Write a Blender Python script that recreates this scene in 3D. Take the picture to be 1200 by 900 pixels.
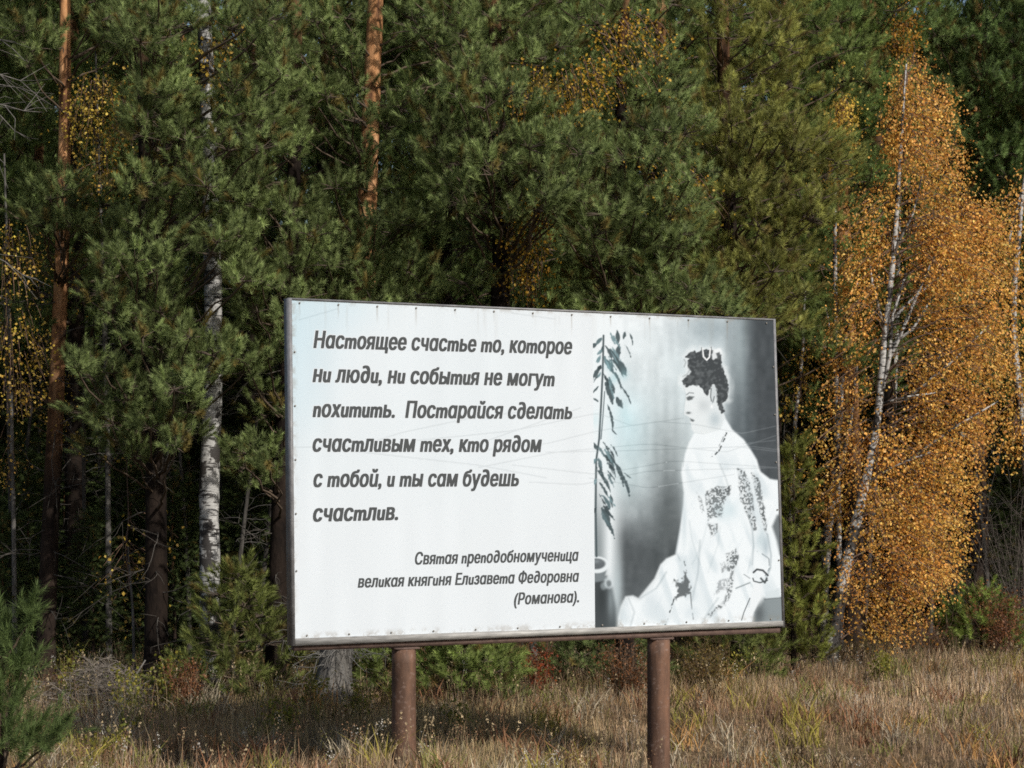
import bpy, math, random
import numpy as np
R=math.radians
# ---------------------------------------------------------------- camera, sky, sun, exposure
sc=bpy.context.scene
for o in list(bpy.data.objects): bpy.data.objects.remove(o)
COL=sc.collection
F=2400.0; EYE=2.6; HZ=570.0           # focal length in photo pixels, eye height, horizon row
cd=bpy.data.cameras.new('camera'); cam=bpy.data.objects.new('camera',cd); COL.objects.link(cam)
cd.sensor_width=36; cd.lens=36*F/1200; cd.shift_y=(HZ-450)/1200; cd.clip_end=3000
cam.location=(0,0,EYE); cam.rotation_euler=(R(90),0,0); sc.camera=cam
SUN_AZ=R(42); SUN_EL=R(35)            # to the right of and behind the camera
sx,sy,sz=math.sin(SUN_AZ)*math.cos(SUN_EL),-math.cos(SUN_AZ)*math.cos(SUN_EL),math.sin(SUN_EL)
w=bpy.data.worlds.new('World'); sc.world=w; w.use_nodes=True
nt=w.node_tree; bg=nt.nodes['Background']; sky=nt.nodes.new('ShaderNodeTexSky')
sky.sky_type='NISHITA'; sky.sun_disc=False; sky.sun_elevation=SUN_EL; sky.sun_rotation=math.atan2(sx,sy)
sky.air_density=1.0; sky.dust_density=2.0; sky.ozone_density=1.0
nt.links.new(sky.outputs[0],bg.inputs[0]); bg.inputs[1].default_value=.092
sl=bpy.data.lights.new('sun','SUN'); so=bpy.data.objects.new('sun',sl); COL.objects.link(so)
sl.energy=3.8; sl.angle=R(.5); sl.color=(1,.95,.87)
from mathutils import Vector
so.rotation_euler=Vector((sx,sy,sz)).to_track_quat('Z','Y').to_euler(); so.location=(10,-10,30)
sc.view_settings.view_transform='Standard'; sc.view_settings.look='None'
sc.view_settings.exposure=.48; sc.view_settings.gamma=1; sc.view_settings.use_curve_mapping=False
sc.cycles.max_bounces=6; sc.cycles.diffuse_bounces=3; sc.cycles.transparent_max_bounces=6
sc.cycles.use_denoising=False; sc.cycles.filter_width=1.7
PRINT_GAIN=np.array((.56,.575,.60))   # aged, dirty vinyl: its paper white is a little cool and far from pure
def value_noise(X,Y,s,seed):
    r=np.random.default_rng(seed); G=r.random((256,256))
    x=X/s+1000; y=Y/s+1000
    xi=np.floor(x).astype(int); yi=np.floor(y).astype(int); fx=x-xi; fy=y-yi
    fx=fx*fx*(3-2*fx); fy=fy*fy*(3-2*fy)
    g=lambda a,b:G[a%256,b%256]
    return (g(xi,yi)*(1-fx)+g(xi+1,yi)*fx)*(1-fy)+(g(xi,yi+1)*(1-fx)+g(xi+1,yi+1)*fx)*fy
def seg_dist(X,Y,a,b):
    ax,ay=a;bx,by=b;dx,dy=bx-ax,by-ay;L=dx*dx+dy*dy+1e-9
    t=np.clip(((X-ax)*dx+(Y-ay)*dy)/L,0,1)
    return np.hypot(X-ax-t*dx,Y-ay-t*dy),t
def poly_sd(X,Y,P):
    d=np.full(X.shape,1e9);ins=np.zeros(X.shape,bool);n=len(P)
    for i in range(n):
        a=P[i];b=P[(i+1)%n]
        d=np.minimum(d,seg_dist(X,Y,a,b)[0])
        c=((a[1]>Y)!=(b[1]>Y))&(X<(b[0]-a[0])*(Y-a[1])/((b[1]-a[1])+1e-12)+a[0])
        ins^=c
    return np.where(ins,-d,d)
def sstep(a,b,x):
    t=np.clip((x-a)/(b-a),0,1);return t*t*(3-2*t)
Z3=lambda L:[(680+x/4.5,350+y/4.5) for x,y in L]
Z4=lambda L:[(680+x/4.284,540+y/4.284) for x,y in L]
Z5=lambda L:[(780+x/7.5,390+y/7.5) for x,y in L]
WHITE=(233,240,243)
def paint_portrait(X,Y):
    """printed studio photograph: sRGB 0-255 at photo pixel positions X, Y"""
    I=np.zeros(X.shape+(3,));I[:]=WHITE
    n1=value_noise(X,Y,14,1);n2=value_noise(X,Y,5,2);n3=value_noise(X,Y,2.2,3);n4=value_noise(X*1.0,Y*.25,6,4)
    def blend(m,col):
        m=m[...,None];I[:]=I*(1-m)+np.array(col,float)*m
    def poly(P,col,soft=.6,op=1,jit=0):
        sd=poly_sd(X,Y,P)+jit*(n3-.5)
        blend(op*sstep(soft,-soft,sd),col);return sd
    def line(P,w,col,op=1,soft=.5,dash=None):
        d=np.full(X.shape,1e9)
        for a,b in zip(P[:-1],P[1:]):d=np.minimum(d,seg_dist(X,Y,a,b)[0])
        m=sstep(w/2+soft,w/2-soft,d)*op
        if dash is not None:m=m*sstep(.35,.6,n3)
        blend(m,col)
    def blob(x,y,rx,ry,col,op=1,pw=1.):
        r=((X-x)/rx)**2+((Y-y)/ry)**2
        blend(op*np.exp(-r*pw),col)
    # backdrop
    blend(sstep(715,770,X)*sstep(360,440,Y)*.5,(186,204,209))
    blob(778,520,30,50,(160,170,172),.6)
    blob(735,500,24,55,(196,224,231),.7)
    blob(760,430,30,40,(214,222,225),.6)
    blob(835,385,45,28,(158,173,179),.8)
    blend(sstep(836,872,X+.10*(Y-450))*.93,(84,93,98))
    blob(868,405,12,55,(170,184,188),.7)
    blend(sstep(866,892,X-.03*(Y-400)),(72,78,82))
    # lower backdrop gets dark towards the floor
    low=sstep(540,655,Y+12*(n1-.5))*sstep(712,735,X)*sstep(830,800,X)
    blend(low*.95,(74,80,83))
    blob(783,600,20,70,(88,95,97),.8)
    blob(735,560,18,40,(170,190,193),.45)
    blend(sstep(540,640,Y)*sstep(716,700,X)*.8,(120,130,133))
    I[:]+=((n4-.5)*16+(n2-.5)*8)[...,None]*sstep(715,740,X)[...,None]
    # white glow round the head
    hair=Z5([(165,215),(200,175),(245,155),(265,180),(300,165),(320,150),(400,150),(440,175),(465,165),(485,200),(490,300),(510,340),(535,400),(548,480),(538,590),(500,620),(500,650),(515,690),(490,712),(470,680),(452,620),(445,500),(430,455),(405,450),(385,500),(360,560),(345,540),(320,490),(280,465),(230,455),(180,478),(145,440),(150,400),(190,380),(215,340),(190,290),(200,230)])
    sd=poly_sd(X,Y,hair)
    blend(sstep(8,0,sd+4*(n2-.5))*sstep(495,465,Y)*.7*sstep(372,400,Y),(234,240,242))
    # white figure
    fig=Z3([(585,690),(600,706),(570,762),(550,820),(540,890)])+Z4([(512,10),(505,60),(518,160),(515,230),(500,330),(475,470),(430,490),(400,520),(370,590),(330,640),(290,688),(262,675),(225,680),(200,730),(185,790),(180,860),(1060,860),(1060,100),(975,95),(950,90),(905,55)])+Z3([(943,895),(930,850),(900,800),(860,742),(800,690),(775,650),(745,600),(700,560),(640,600)])
    poly(fig,(236,243,246),1.7)
    face=Z5([(150,470),(172,530),(176,560),(168,600),(158,690),(157,716),(180,728),(208,745),(213,765),(210,780),(222,800),(222,835),(245,880),(330,895),(480,850),(520,740),(470,600),(430,440),(250,440),(170,455)])
    poly(face,(226,233,235),.8)
    line(Z5([(150,470),(174,540),(168,600),(157,690),(157,716)]),.5,(178,190,194),.6)
    line(Z5([(180,728),(208,745),(212,775),(222,835),(245,880),(330,890)]),.5,(190,200,204),.5)
    blob(*Z5([(330,640)])[0],9,8,(186,194,197),.55)
    blob(*Z5([(430,760)])[0],7,9,(178,192,198),.75)
    blob(*Z5([(250,650)])[0],5,5,(236,241,243),.5)
    # eye, brow, nostril, mouth
    line(Z5([(182,545),(205,526),(243,531)]),.9,(84,90,92),.7,.9)
    poly(Z5([(180,570),(205,556),(250,562),(232,585),(200,596),(186,590)]),(66,72,74),1.1,.8)
    blob(*Z5([(243,575)])[0],1.2,.9,(215,222,225),.9)
    blob(*Z5([(198,704)])[0],2.6,1.3,(84,90,92),.95)
    poly(Z5([(212,752),(240,762),(252,772),(238,782),(220,776)]),(84,90,92),.9,.85)
    # hair
    poly(hair,(66,71,74),1.0,1,2.2)
    blend(sstep(0,-1.5,sd)*sstep(.45,.85,value_noise(X+.6*Y,Y-.4*X,3,41))*.45,(122,128,130))
    blob(*Z5([(290,360)])[0],3,4,(120,126,128),.5)
    for p in ([(160,235),(175,260),(160,300)],[(150,385),(190,360),(205,330)]):line(Z5(p),1.8,(150,158,160),.5)
    # ear, ear-ring
    poly(Z5([(392,560),(395,490),(412,455),(432,470),(442,540),(428,610),(405,630)]),(205,213,216),.8)
    line(Z5([(398,490),(392,560),(400,600)]),1.2,(84,90,92),.8)
    line(Z5([(425,560),(412,610)]),1.2,(90,96,98),.7)
    blob(*Z5([(402,650)])[0],1.7,2.2,(244,248,249),1)
    # ornament on the hair
    poly(Z5([(395,190),(425,150),(480,140),(490,180),(450,230),(410,235)]),(238,243,245),1.2,.9,2)
    poly(Z5([(440,180),(470,170),(485,215),(455,225)]),(80,85,88),1,.9)
    line(Z5([(322,140),(330,210),(358,240),(382,215),(390,140)]),1.7,(244,247,248),1)
    line(Z5([(312,130),(318,170)]),.9,(90,96,98),.8);line(Z5([(398,125),(402,180)]),.9,(90,96,98),.8)
    # necklace
    line(Z3([(770,705),(755,750),(730,800),(700,832),(690,838)]),1.9,(80,86,88),.9,.6,1)
    line(Z3([(758,712),(742,755),(715,800),(690,822)]),.9,(120,126,128),.7,.5,1)
    # folds of the dress
    for P,o in (([(545,300),(560,400),(600,520)],.3),([(700,330),(690,420),(640,560)],.25),([(860,300),(870,420),(840,560)],.3),([(780,640),(850,610),(870,640)],.5),([(640,300),(610,420),(560,520)],.25)):
        line(Z4(P),1.6,(176,190,195),o,1.6)
    blob(*Z4([(905,400)])[0],7,12,(196,212,218),.8)
    blob(*Z4([(730,250)])[0],14,12,(214,230,235),.8)
    line(Z4([(885,450),(915,470),(945,490),(948,540),(925,580)]),1.2,(120,130,134),.8,.6,1)
    inside=sstep(0,-6,poly_sd(X,Y,fig))
    f1=value_noise(X+.5*Y,Y*.22,5,31);f2=value_noise(X-.35*Y,Y*.3,9,32)
    I[:]-=(inside*sstep(500,560,Y)*(sstep(.55,.95,f1)*4+sstep(.5,.9,f2)*17))[...,None]*np.array((1.15,.95,.85))
    edge=sstep(-7,0,poly_sd(X,Y,fig))*inside.clip(0,1)**.0*sstep(500,520,Y)*sstep(800,760,X-.0*Y)
    I[:]-=(edge*16*(poly_sd(X,Y,fig)<0))[...,None]
    # embroidery
    lace=sstep(.40,.60,value_noise(X,Y,2.0,11)*.55+value_noise(X,Y,1.1,12)*.45)
    def emb(P,op=.95,col=(72,78,80),s=1.4):
        m=sstep(s,-s,poly_sd(X,Y,Z4(P))+2*(n2-.5));blend(m*(.12+.80*lace)*op*(.65+.35*n1),col)
    emb([(630,150),(690,130),(755,125),(750,160),(720,210),(710,285),(660,285),(640,300),(630,220)])
    emb([(640,315),(690,312),(690,360),(655,380)],.8)
    emb([(580,155),(595,165),(625,255),(610,262)],.6)
    emb([(788,40),(825,50),(852,110),(868,200),(882,345),(868,350),(840,285),(800,190)])
    emb([(858,60),(885,70),(915,170),(938,372),(920,340),(880,180)])
    emb([(730,470),(780,440),(797,490),(770,555),(735,552)])
    emb([(700,515),(722,505),(738,540),(712,560)],.6)
    emb([(755,560),(775,560),(752,690),(700,750),(640,792),(640,770),(720,700)],.8)
    emb([(690,600),(740,590),(730,640),(670,680)],.55,(110,116,120))
    poly(Z4([(470,600),(505,610),(525,560),(545,600),(552,665),(478,692),(490,640)]),(82,88,90),2.2,.85,5)
    line(Z4([(520,505),(535,560)]),1.4,(110,118,120),.8,.6,1)
    line(Z4([(472,685),(450,750),(425,822)]),1.7,(76,82,84),.9,.6,1)
    line(Z4([(552,660),(556,720),(566,795)]),1.3,(96,102,104),.8,.6,1)
    for P,w_,o in (([(842,250),(862,350),(868,430),(862,520)],1.5,.45),([(938,372),(956,470),(953,540),(930,590)],1.5,.6),([(500,340),(480,460),(500,500)],1.6,.35),([(600,400),(590,560),(560,700)],2.2,.3),([(690,690),(640,760),(600,830)],2,.3),([(300,690),(380,640),(430,560)],2,.35),([(240,690),(270,760),(250,830)],2,.3),([(700,20),(730,90),(740,125)],1.6,.3)):
        line(Z4(P),w_,(140,154,160),o,1.5)
    blob(*Z4([(930,430)])[0],4,12,(168,184,192),.7);blob(*Z4([(520,300)])[0],3,30,(196,210,216),.6);blob(*Z4([(560,760)])[0],10,10,(206,218,224),.6);blob(*Z4([(360,700)])[0],9,12,(208,219,225),.6)
    # right edge: dark gap, forearm, bracelet, chair
    poly(Z4([(985,275),(1020,255),(1020,480),(1000,470),(985,400),(962,330)]),(96,103,106),2.5,.9)
    poly(Z4([(920,690),(1040,680),(1040,860),(860,860),(880,760)]),(128,138,141),3,.9)
    blob(*Z4([(895,770)])[0],7,14,(92,99,102),.9)
    poly(Z4([(925,660),(1000,640),(1000,690),(930,695)]),(212,222,226),1.5,.9)
    line(Z4([(925,695),(1010,688)]),1.6,(105,112,115),.8,.8)
    poly(Z4([(870,610),(915,620),(905,690),(870,760),(850,830),(815,830),(850,720)]),(234,240,243),1.5)
    line(Z4([(820,570),(850,590)]),1.1,(130,138,140),.7);line(Z4([(780,640),(830,620),(850,612)]),1.1,(130,138,140),.8)
    line(Z4([(850,690),(820,760),(808,800)]),1.2,(90,96,98),.8)
    line(Z4([(868,560),(885,545),(915,550),(940,575)]),2.2,(70,75,78),.95)
    line(Z4([(865,590),(870,604),(900,612),(938,600)]),1.5,(80,86,88),.95)
    line(Z4([(905,590),(925,612),(935,590)]),2.2,(74,80,82),.9)
    # urn on its stand
    poly(Z4([(60,590),(130,580),(160,640),(180,740),(182,860),(60,860)]),(66,72,75),3,.97);blob(*Z4([(150,700)])[0],4,22,(150,162,166),.6);blob(*Z4([(105,680)])[0],5,20,(52,58,60),.7)
    blob(*Z4([(185,640)])[0],6,38,(190,206,210),.55)
    def oval(c,rx,ry,col,soft=.25,op=1):
        x,y=Z4([c])[0];r=np.hypot((X-x)/(rx/4.284),(Y-y)/(ry/4.284));blend(sstep(1+soft,1-soft,r)*op,col)
    poly(Z4([(60,545),(132,540),(122,575),(138,600),(60,612)]),(120,129,133),1.4)
    oval((82,522),62,42,(226,234,237),.12);oval((78,517),46,27,(96,103,107),.2)
    blob(*Z4([(75,505)])[0],6,2.5,(150,160,164),.6)
    oval((142,612),24,30,(205,215,219),.35,.8);oval((142,616),12,16,(104,112,115),.5,.8)
    oval((116,628),16,20,(190,202,206),.5,.5)
    # plant: two canes and drooping leaves
    line(Z3([(121,195),(117,380),(108,560),(98,740)])+Z4([(78,0),(76,250),(80,480)]),2.2,(72,84,88),.95,.7)
    line(Z3([(127,490),(118,620),(108,740)]),1.2,(84,98,102),.9,.5)
    def leaf(a,b,w,bend=0,col=(70,84,88)):
        (x0,y0),(x1,y1)=a,b;mx,my=(x0+x1)/2+bend*(y1-y0),(y0+y1)/2-bend*(x1-x0)
        t=np.linspace(0,1,9)
        cx=(1-t)**2*x0+2*t*(1-t)*mx+t*t*x1;cy=(1-t)**2*y0+2*t*(1-t)*my+t*t*y1
        tx=np.gradient(cx);ty=np.gradient(cy);L=np.hypot(tx,ty)+1e-9;ww=w*np.sin(np.pi*np.clip(t*.92+.06,0,1))
        P=list(zip(cx-ty/L*ww,cy+tx/L*ww))+list(zip((cx+ty/L*ww)[::-1],(cy-tx/L*ww)[::-1]))
        poly(P,col,.8,.93,1.5)
    for a,b,w,k in [((190,165),(195,245),14,.1),((205,240),(200,330),16,-.1),((130,250),(165,330),13,.2),((120,240),(103,295),8,0),((185,320),(240,410),26,.1),((235,175),(225,215),11,0),((258,180),(274,245),6,.1),((235,245),(265,320),4,.15),((145,330),(170,380),16,.1),((60,420),(105,350),15,-.1),((58,255),(85,240),14,0),((165,375),(215,480),9,.15),((130,440),(170,560),20,.1),((190,520),(222,580),18,0),((210,460),(265,555),7,.12),((140,555),(170,690),9,.12),((165,690),(192,720),4,0),((65,495),(95,462),4,0),((65,525),(98,545),4,0),((70,440),(100,400),6,.1),((68,760),(90,800),12,0),((160,770),(195,830),5,.1),((120,820),(170,880),14,.1)]:
        leaf(*Z3([a,b]),w/4.5*.8,k)
    for a,b,w,k in [((130,0),(165,70),9,.1),((165,0),(215,130),13,.15),((205,60),(246,188),9,.1),((100,60),(150,160),11,.1),((95,110),(140,190),9,.1),((150,170),(160,235),9,0),((105,235),(150,330),16,.1),((115,290),(170,390),11,.15),((90,10),(120,110),10,0),((215,60),(258,90),4,0)]:
        leaf(*Z4([a,b]),w/4.284*.8,k)
    rl=np.random.default_rng(4)
    for k in range(46):
        up=k<24; y0=rl.uniform(385,450) if up else rl.uniform(515,600); x0=(705.5-(y0-390)*.06) if y0<520 else 698.5
        s=-1 if rl.random()<.33 else 1; L=rl.uniform(7,22) if s>0 else rl.uniform(4,9); dx=s*L*rl.uniform(.35,.8); x1=x0+rl.uniform(0,14)*(s>0)
        leaf((x1,y0),(x1+dx,y0+L),rl.uniform(.8,2.3),rl.uniform(-.15,.2),[(70,84,88),(92,112,117),(120,146,152),(58,70,74)][rl.integers(0,4)])
    for c,r in (((230,600),3),((250,640),2.5),((75,640),3)):
        x,y=Z3([c])[0];blob(x,y,r*2,r*3,(190,222,228),.35)
    for c in ((150,350),(175,420),(230,400)):
        x,y=Z3([c])[0];blob(x,y,5,7,(150,196,204),.4)
    return np.clip(I,0,255)
CREASES=[ # thin wrinkles of the sheet, photo pixels
 [(343,524),(420,523),(470,507),(560,488),(640,480)],[(380,525),(470,535),(560,545),(640,560)],[(480,517),(600,505),(700,484),(740,499),(800,490)],
 [(560,528),(640,520),(700,505),(770,494),(812,497),(870,508),(910,499)],[(560,548),(650,530),(760,520),(850,530),(910,510)],[(640,530),(740,528),(880,523),(910,527)],
 [(600,545),(700,556),(790,540),(911,548)],[(620,565),(680,568),(760,552),(910,548)],[(560,520),(680,478)],[(690,560),(760,572),(860,556)],[(600,367),(650,374)],[(350,375),(395,362)],[(870,520),(908,516)],[(868,524),(909,529)]]
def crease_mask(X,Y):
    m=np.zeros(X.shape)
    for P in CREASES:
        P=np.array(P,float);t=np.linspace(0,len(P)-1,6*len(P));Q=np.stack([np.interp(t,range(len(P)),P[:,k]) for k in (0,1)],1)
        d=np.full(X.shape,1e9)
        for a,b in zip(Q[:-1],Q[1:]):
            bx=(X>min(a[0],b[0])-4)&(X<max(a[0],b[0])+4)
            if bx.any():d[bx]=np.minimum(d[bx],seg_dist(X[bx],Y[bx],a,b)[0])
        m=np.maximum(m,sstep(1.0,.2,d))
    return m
def paint_text_panel(X,Y):
    I=np.zeros(X.shape+(3,));I[:]=(230,236,239)
    n=value_noise(X,Y,60,5);v=value_noise(X,Y*.15,16,6)
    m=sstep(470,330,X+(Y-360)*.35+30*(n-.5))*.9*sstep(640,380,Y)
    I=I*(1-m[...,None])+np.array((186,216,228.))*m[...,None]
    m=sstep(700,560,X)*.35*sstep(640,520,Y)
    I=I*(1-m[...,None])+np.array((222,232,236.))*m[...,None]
    I+=((v-.5)*5)[...,None]
    # dirt along the lower edge and left edge
    g=value_noise(X,Y,2,8)
    yb=757-(X-338)*.0383
    m=sstep(16,0,yb-Y)*sstep(.75,.9,g)*.4
    I=I*(1-m[...,None])+np.array((120,120,118.))*m[...,None]
    return np.clip(I,0,255)
def finish(I,X,Y):
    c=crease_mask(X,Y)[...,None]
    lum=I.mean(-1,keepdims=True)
    # faint rusty runs below the fixings and grime along the rim of the sheet
    m=np.zeros(X.shape); rr=np.random.default_rng(9)
    for t in np.linspace(.01,.99,13):
        x=345+t*558; y=354.8+t*24.2; L=rr.uniform(8,30); m=np.maximum(m,sstep(1.3,.2,abs(X-x-.3*(n_:=value_noise(X,Y,6,70)-.5)))*sstep(y-1,y+2,Y)*sstep(y+L,y+2,Y)*rr.uniform(.15,.4))
    top=349+(X-338)*.0449; bot=757-(X-338)*.0383; g=value_noise(X,Y,7,71)*.6+value_noise(X,Y,1.6,72)*.4
    d=np.minimum(np.minimum(Y-top,bot-9-Y),X-342)
    m=np.maximum(m,sstep(9,0,d)*sstep(.4,.75,g)*.34)
    m=np.maximum(m,sstep(.74,.9,value_noise(X,Y*.06,3.2,73))*sstep(60,0,Y-top)*.10)[...,None]
    I=I*(1-m)+np.minimum(I,np.array((142,130,116.)))*m
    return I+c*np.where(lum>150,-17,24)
# ---------------------------------------------------------------- helpers
rng=np.random.default_rng(7); rnd=random.Random(11)
def W(px,py,Y): return np.array(((px-600)/F*Y,Y,EYE-(py-HZ)/F*Y))
def ss(a,b,x):
    t=np.clip((np.asarray(x,float)-a)/(b-a),0,1); return t*t*(3-2*t)
def ground_z(x,y):
    x=np.asarray(x,float); y=np.asarray(y,float)
    near=ss(26,18,y)*ss(10,16,y)
    return (-.34*ss(-.2,1.6,x)*near+.14*np.exp(-((x+.95)/.9)**2-((y-17.3)/1.2)**2)+.05*np.sin(x*.9+1)*np.cos(y*.7)+.03*np.sin(x*2.3+y*1.7)-.02*ss(-4,-7,x)
            +.04*ss(4,8,x)*ss(24,34,y)+.12*ss(24,30,y)*ss(0,-4,x))*ss(140,60,np.hypot(x,y-20))
class MB:
    """collects vertices, faces, a colour per vertex and a material slot per face; build() links ONE mesh"""
    def __init__(s): s.v=[];s.c=[];s.f3=[];s.f4=[];s.m3=[];s.m4=[];s.n=0
    def add(s,v,tri=None,quad=None,col=(1,1,1),mat=0):
        v=np.asarray(v,float).reshape(-1,3); s.v.append(v)
        col=np.asarray(col,float); s.c.append(np.broadcast_to(col,(len(v),3)) if col.ndim==1 else col)
        if tri is not None and len(tri): t=np.asarray(tri,np.int64)+s.n; s.f3.append(t); s.m3.append(np.full(len(t),mat))
        if quad is not None and len(quad): t=np.asarray(quad,np.int64)+s.n; s.f4.append(t); s.m4.append(np.full(len(t),mat))
        s.n+=len(v); return s
    def tube(s,P,r,sides=6,col=(1,1,1),mat=0,cap=True,wob=0):
        P=np.asarray(P,float); n=len(P); r=np.broadcast_to(np.asarray(r,float),(n,))
        T=np.gradient(P,axis=0); T/=np.linalg.norm(T,axis=1,keepdims=True)+1e-12
        ref=np.array((1.,0,0)) if abs(T[0][2])>.7 else np.array((0,0,1.))
        A=np.cross(T,ref); A/=np.linalg.norm(A,axis=1,keepdims=True)+1e-12; Bv=np.cross(T,A)
        th=np.arange(sides)/sides*2*np.pi
        rr=r[:,None]*(1+wob*rng.normal(size=(n,sides))) if wob else np.repeat(r[:,None],sides,1)
        V=P[:,None]+rr[...,None]*(np.cos(th)[None,:,None]*A[:,None]+np.sin(th)[None,:,None]*Bv[:,None])
        i=np.arange(n-1)[:,None]*sides; j=np.arange(sides)[None]; k=(j+1)%sides
        q=np.stack([i+j,i+k,i+sides+k,i+sides+j],-1).reshape(-1,4)
        vv=V.reshape(-1,3)
        if cap:
            vv=np.vstack([vv,P[:1],P[-1:]]); m=n*sides; jj=np.arange(sides); kk=(jj+1)%sides
            tri=np.vstack([np.stack([kk,jj,np.full(sides,m)],-1),np.stack([(n-1)*sides+jj,(n-1)*sides+kk,np.full(sides,m+1)],-1)])
        else: tri=None
        return s.add(vv,tri,q,col,mat)
    def box(s,a,b,col=(1,1,1),mat=0,bev=0):
        x0,y0,z0=a;x1,y1,z1=b
        v=[(x0,y0,z0),(x1,y0,z0),(x1,y1,z0),(x0,y1,z0),(x0,y0,z1),(x1,y0,z1),(x1,y1,z1),(x0,y1,z1)]
        return s.add(v,None,[(0,3,2,1),(4,5,6,7),(0,1,5,4),(1,2,6,5),(2,3,7,6),(3,0,4,7)],col,mat)
    def build(s,name,mats,parent=None,loc=None,smooth=False,origin=None):
        me=bpy.data.meshes.new(name)
        V=np.concatenate(s.v) if s.v else np.zeros((0,3))
        if origin is not None: V=V-np.asarray(origin)
        C=np.concatenate(s.c)
        f3=np.concatenate(s.f3) if s.f3 else np.zeros((0,3),int); f4=np.concatenate(s.f4) if s.f4 else np.zeros((0,4),int)
        mi=np.concatenate(([np.concatenate(s.m3)] if s.m3 else [])+([np.concatenate(s.m4)] if s.m4 else []))
        loops=np.concatenate([f3.ravel(),f4.ravel()]); n3,n4=len(f3),len(f4)
        me.vertices.add(len(V)); me.vertices.foreach_set('co',V.astype(np.float32).ravel())
        me.loops.add(len(loops)); me.loops.foreach_set('vertex_index',loops.astype(np.int32))
        me.polygons.add(n3+n4)
        st=np.concatenate([np.arange(n3)*3,n3*3+np.arange(n4)*4])
        me.polygons.foreach_set('loop_start',st.astype(np.int32))
        me.polygons.foreach_set('material_index',mi.astype(np.int32))
        if smooth: me.polygons.foreach_set('use_smooth',np.ones(n3+n4,bool))
        a=me.attributes.new('col','FLOAT_COLOR','POINT')
        a.data.foreach_set('color',np.hstack([C,np.ones((len(C),1))]).astype(np.float32).ravel())
        for m in (mats if isinstance(mats,(list,tuple)) else [mats]): me.materials.append(m)
        me.update(calc_edges=True); me.validate()
        o=bpy.data.objects.new(name,me); COL.objects.link(o)
        if parent is not None: o.parent=parent
        if loc is not None: o.location=loc
        return o
def tag(o,label=None,cat=None,group=None,kind=None):
    for k,v in (('label',label),('category',cat),('group',group),('kind',kind)):
        if v: o[k]=v
    return o
def empty(name,loc,label,cat,group=None,rz=0):
    o=bpy.data.objects.new(name,None); COL.objects.link(o); o.location=loc; o.rotation_euler=(0,0,rz); o.empty_display_size=.2
    return tag(o,label,cat,group)
def copy_tree(o,loc,rz,scale=1,label=None,group=None):
    r=o.copy(); COL.objects.link(r); r.location=loc; r.rotation_euler=(0,0,rz); r.scale=(scale,)*3
    if label: r['label']=label
    if group: r['group']=group
    for ch in o.children:
        c=ch.copy(); COL.objects.link(c); c.parent=r
    return r
# ---------------------------------------------------------------- materials
def mat(name,rough=.7,spec=.3):
    m=bpy.data.materials.new(name); m.use_nodes=True; t=m.node_tree; p=t.nodes['Principled BSDF']
    p.inputs['Roughness'].default_value=rough; p.inputs['Specular IOR Level'].default_value=spec
    return m,t,p
def node(t,k,**kw):
    n=t.nodes.new(k)
    for a,b in kw.items(): setattr(n,a,b)
    return n
def noise(t,scale,detail=4,rough=.6,vec=None,stretch=None):
    n=node(t,'ShaderNodeTexNoise'); n.inputs['Scale'].default_value=scale; n.inputs['Detail'].default_value=detail; n.inputs['Roughness'].default_value=rough
    tc=node(t,'ShaderNodeTexCoord'); src=tc.outputs['Object']
    if stretch:
        mp=node(t,'ShaderNodeMapping'); mp.inputs['Scale'].default_value=stretch; t.links.new(src,mp.inputs[0]); src=mp.outputs[0]
    t.links.new(src,n.inputs['Vector']); return n.outputs['Fac']
def ramp(t,fac,stops):
    r=node(t,'ShaderNodeValToRGB'); e=r.color_ramp.elements
    while len(e)<len(stops): e.new(.5)
    for el,(p,c) in zip(e,stops): el.position=p; el.color=(*c,1)
    t.links.new(fac,r.inputs[0]); return r.outputs[0]
def mixc(t,fac,a,b,mode='MIX'):
    n=node(t,'ShaderNodeMix',data_type='RGBA',blend_type=mode)
    if isinstance(fac,float): n.inputs[0].default_value=fac
    else: t.links.new(fac,n.inputs[0])
    for s,i in ((a,6),(b,7)):
        if isinstance(s,tuple): n.inputs[i].default_value=(*s,1)
        else: t.links.new(s,n.inputs[i])
    return n.outputs[2]
def bump(t,p,h,strength=.5,dist=.02):
    b=node(t,'ShaderNodeBump'); b.inputs['Strength'].default_value=strength; b.inputs['Distance'].default_value=dist
    t.links.new(h,b.inputs['Height']); t.links.new(b.outputs[0],p.inputs['Normal'])
def foliage_mat(name,trans=.3,rough=.6,spec=.25):
    m,t,p=mat(name,rough,spec); a=node(t,'ShaderNodeAttribute',attribute_name='col')
    t.links.new(a.outputs['Color'],p.inputs['Base Color'])
    tr=node(t,'ShaderNodeBsdfTranslucent'); t.links.new(a.outputs['Color'],tr.inputs['Color'])
    mx=node(t,'ShaderNodeMixShader'); mx.inputs[0].default_value=trans
    t.links.new(p.outputs[0],mx.inputs[1]); t.links.new(tr.outputs[0],mx.inputs[2])
    t.links.new(mx.outputs[0],t.nodes['Material Output'].inputs['Surface']); return m
M={}
M['needle']=foliage_mat('pine_needles',.42); M['leaf']=foliage_mat('birch_leaves',.5,.5,.3); M['grass']=foliage_mat('dry_grass',.25,.8,.1)
def attr_mat(name,rough,spec=.2,n=0):
    m,t,p=mat(name,rough,spec); a=node(t,'ShaderNodeAttribute',attribute_name='col'); c=a.outputs['Color']
    if n: c=mixc(t,1.0,c,ramp(t,noise(t,n,5),[(.3,(.55,.55,.55)),(.7,(1.15,1.15,1.15))]),'MULTIPLY')
    t.links.new(c,p.inputs['Base Color']); return m
M['print']=attr_mat('printed_vinyl',.5,.08); M['twig']=attr_mat('twig_bark',.9,.1,25)
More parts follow.
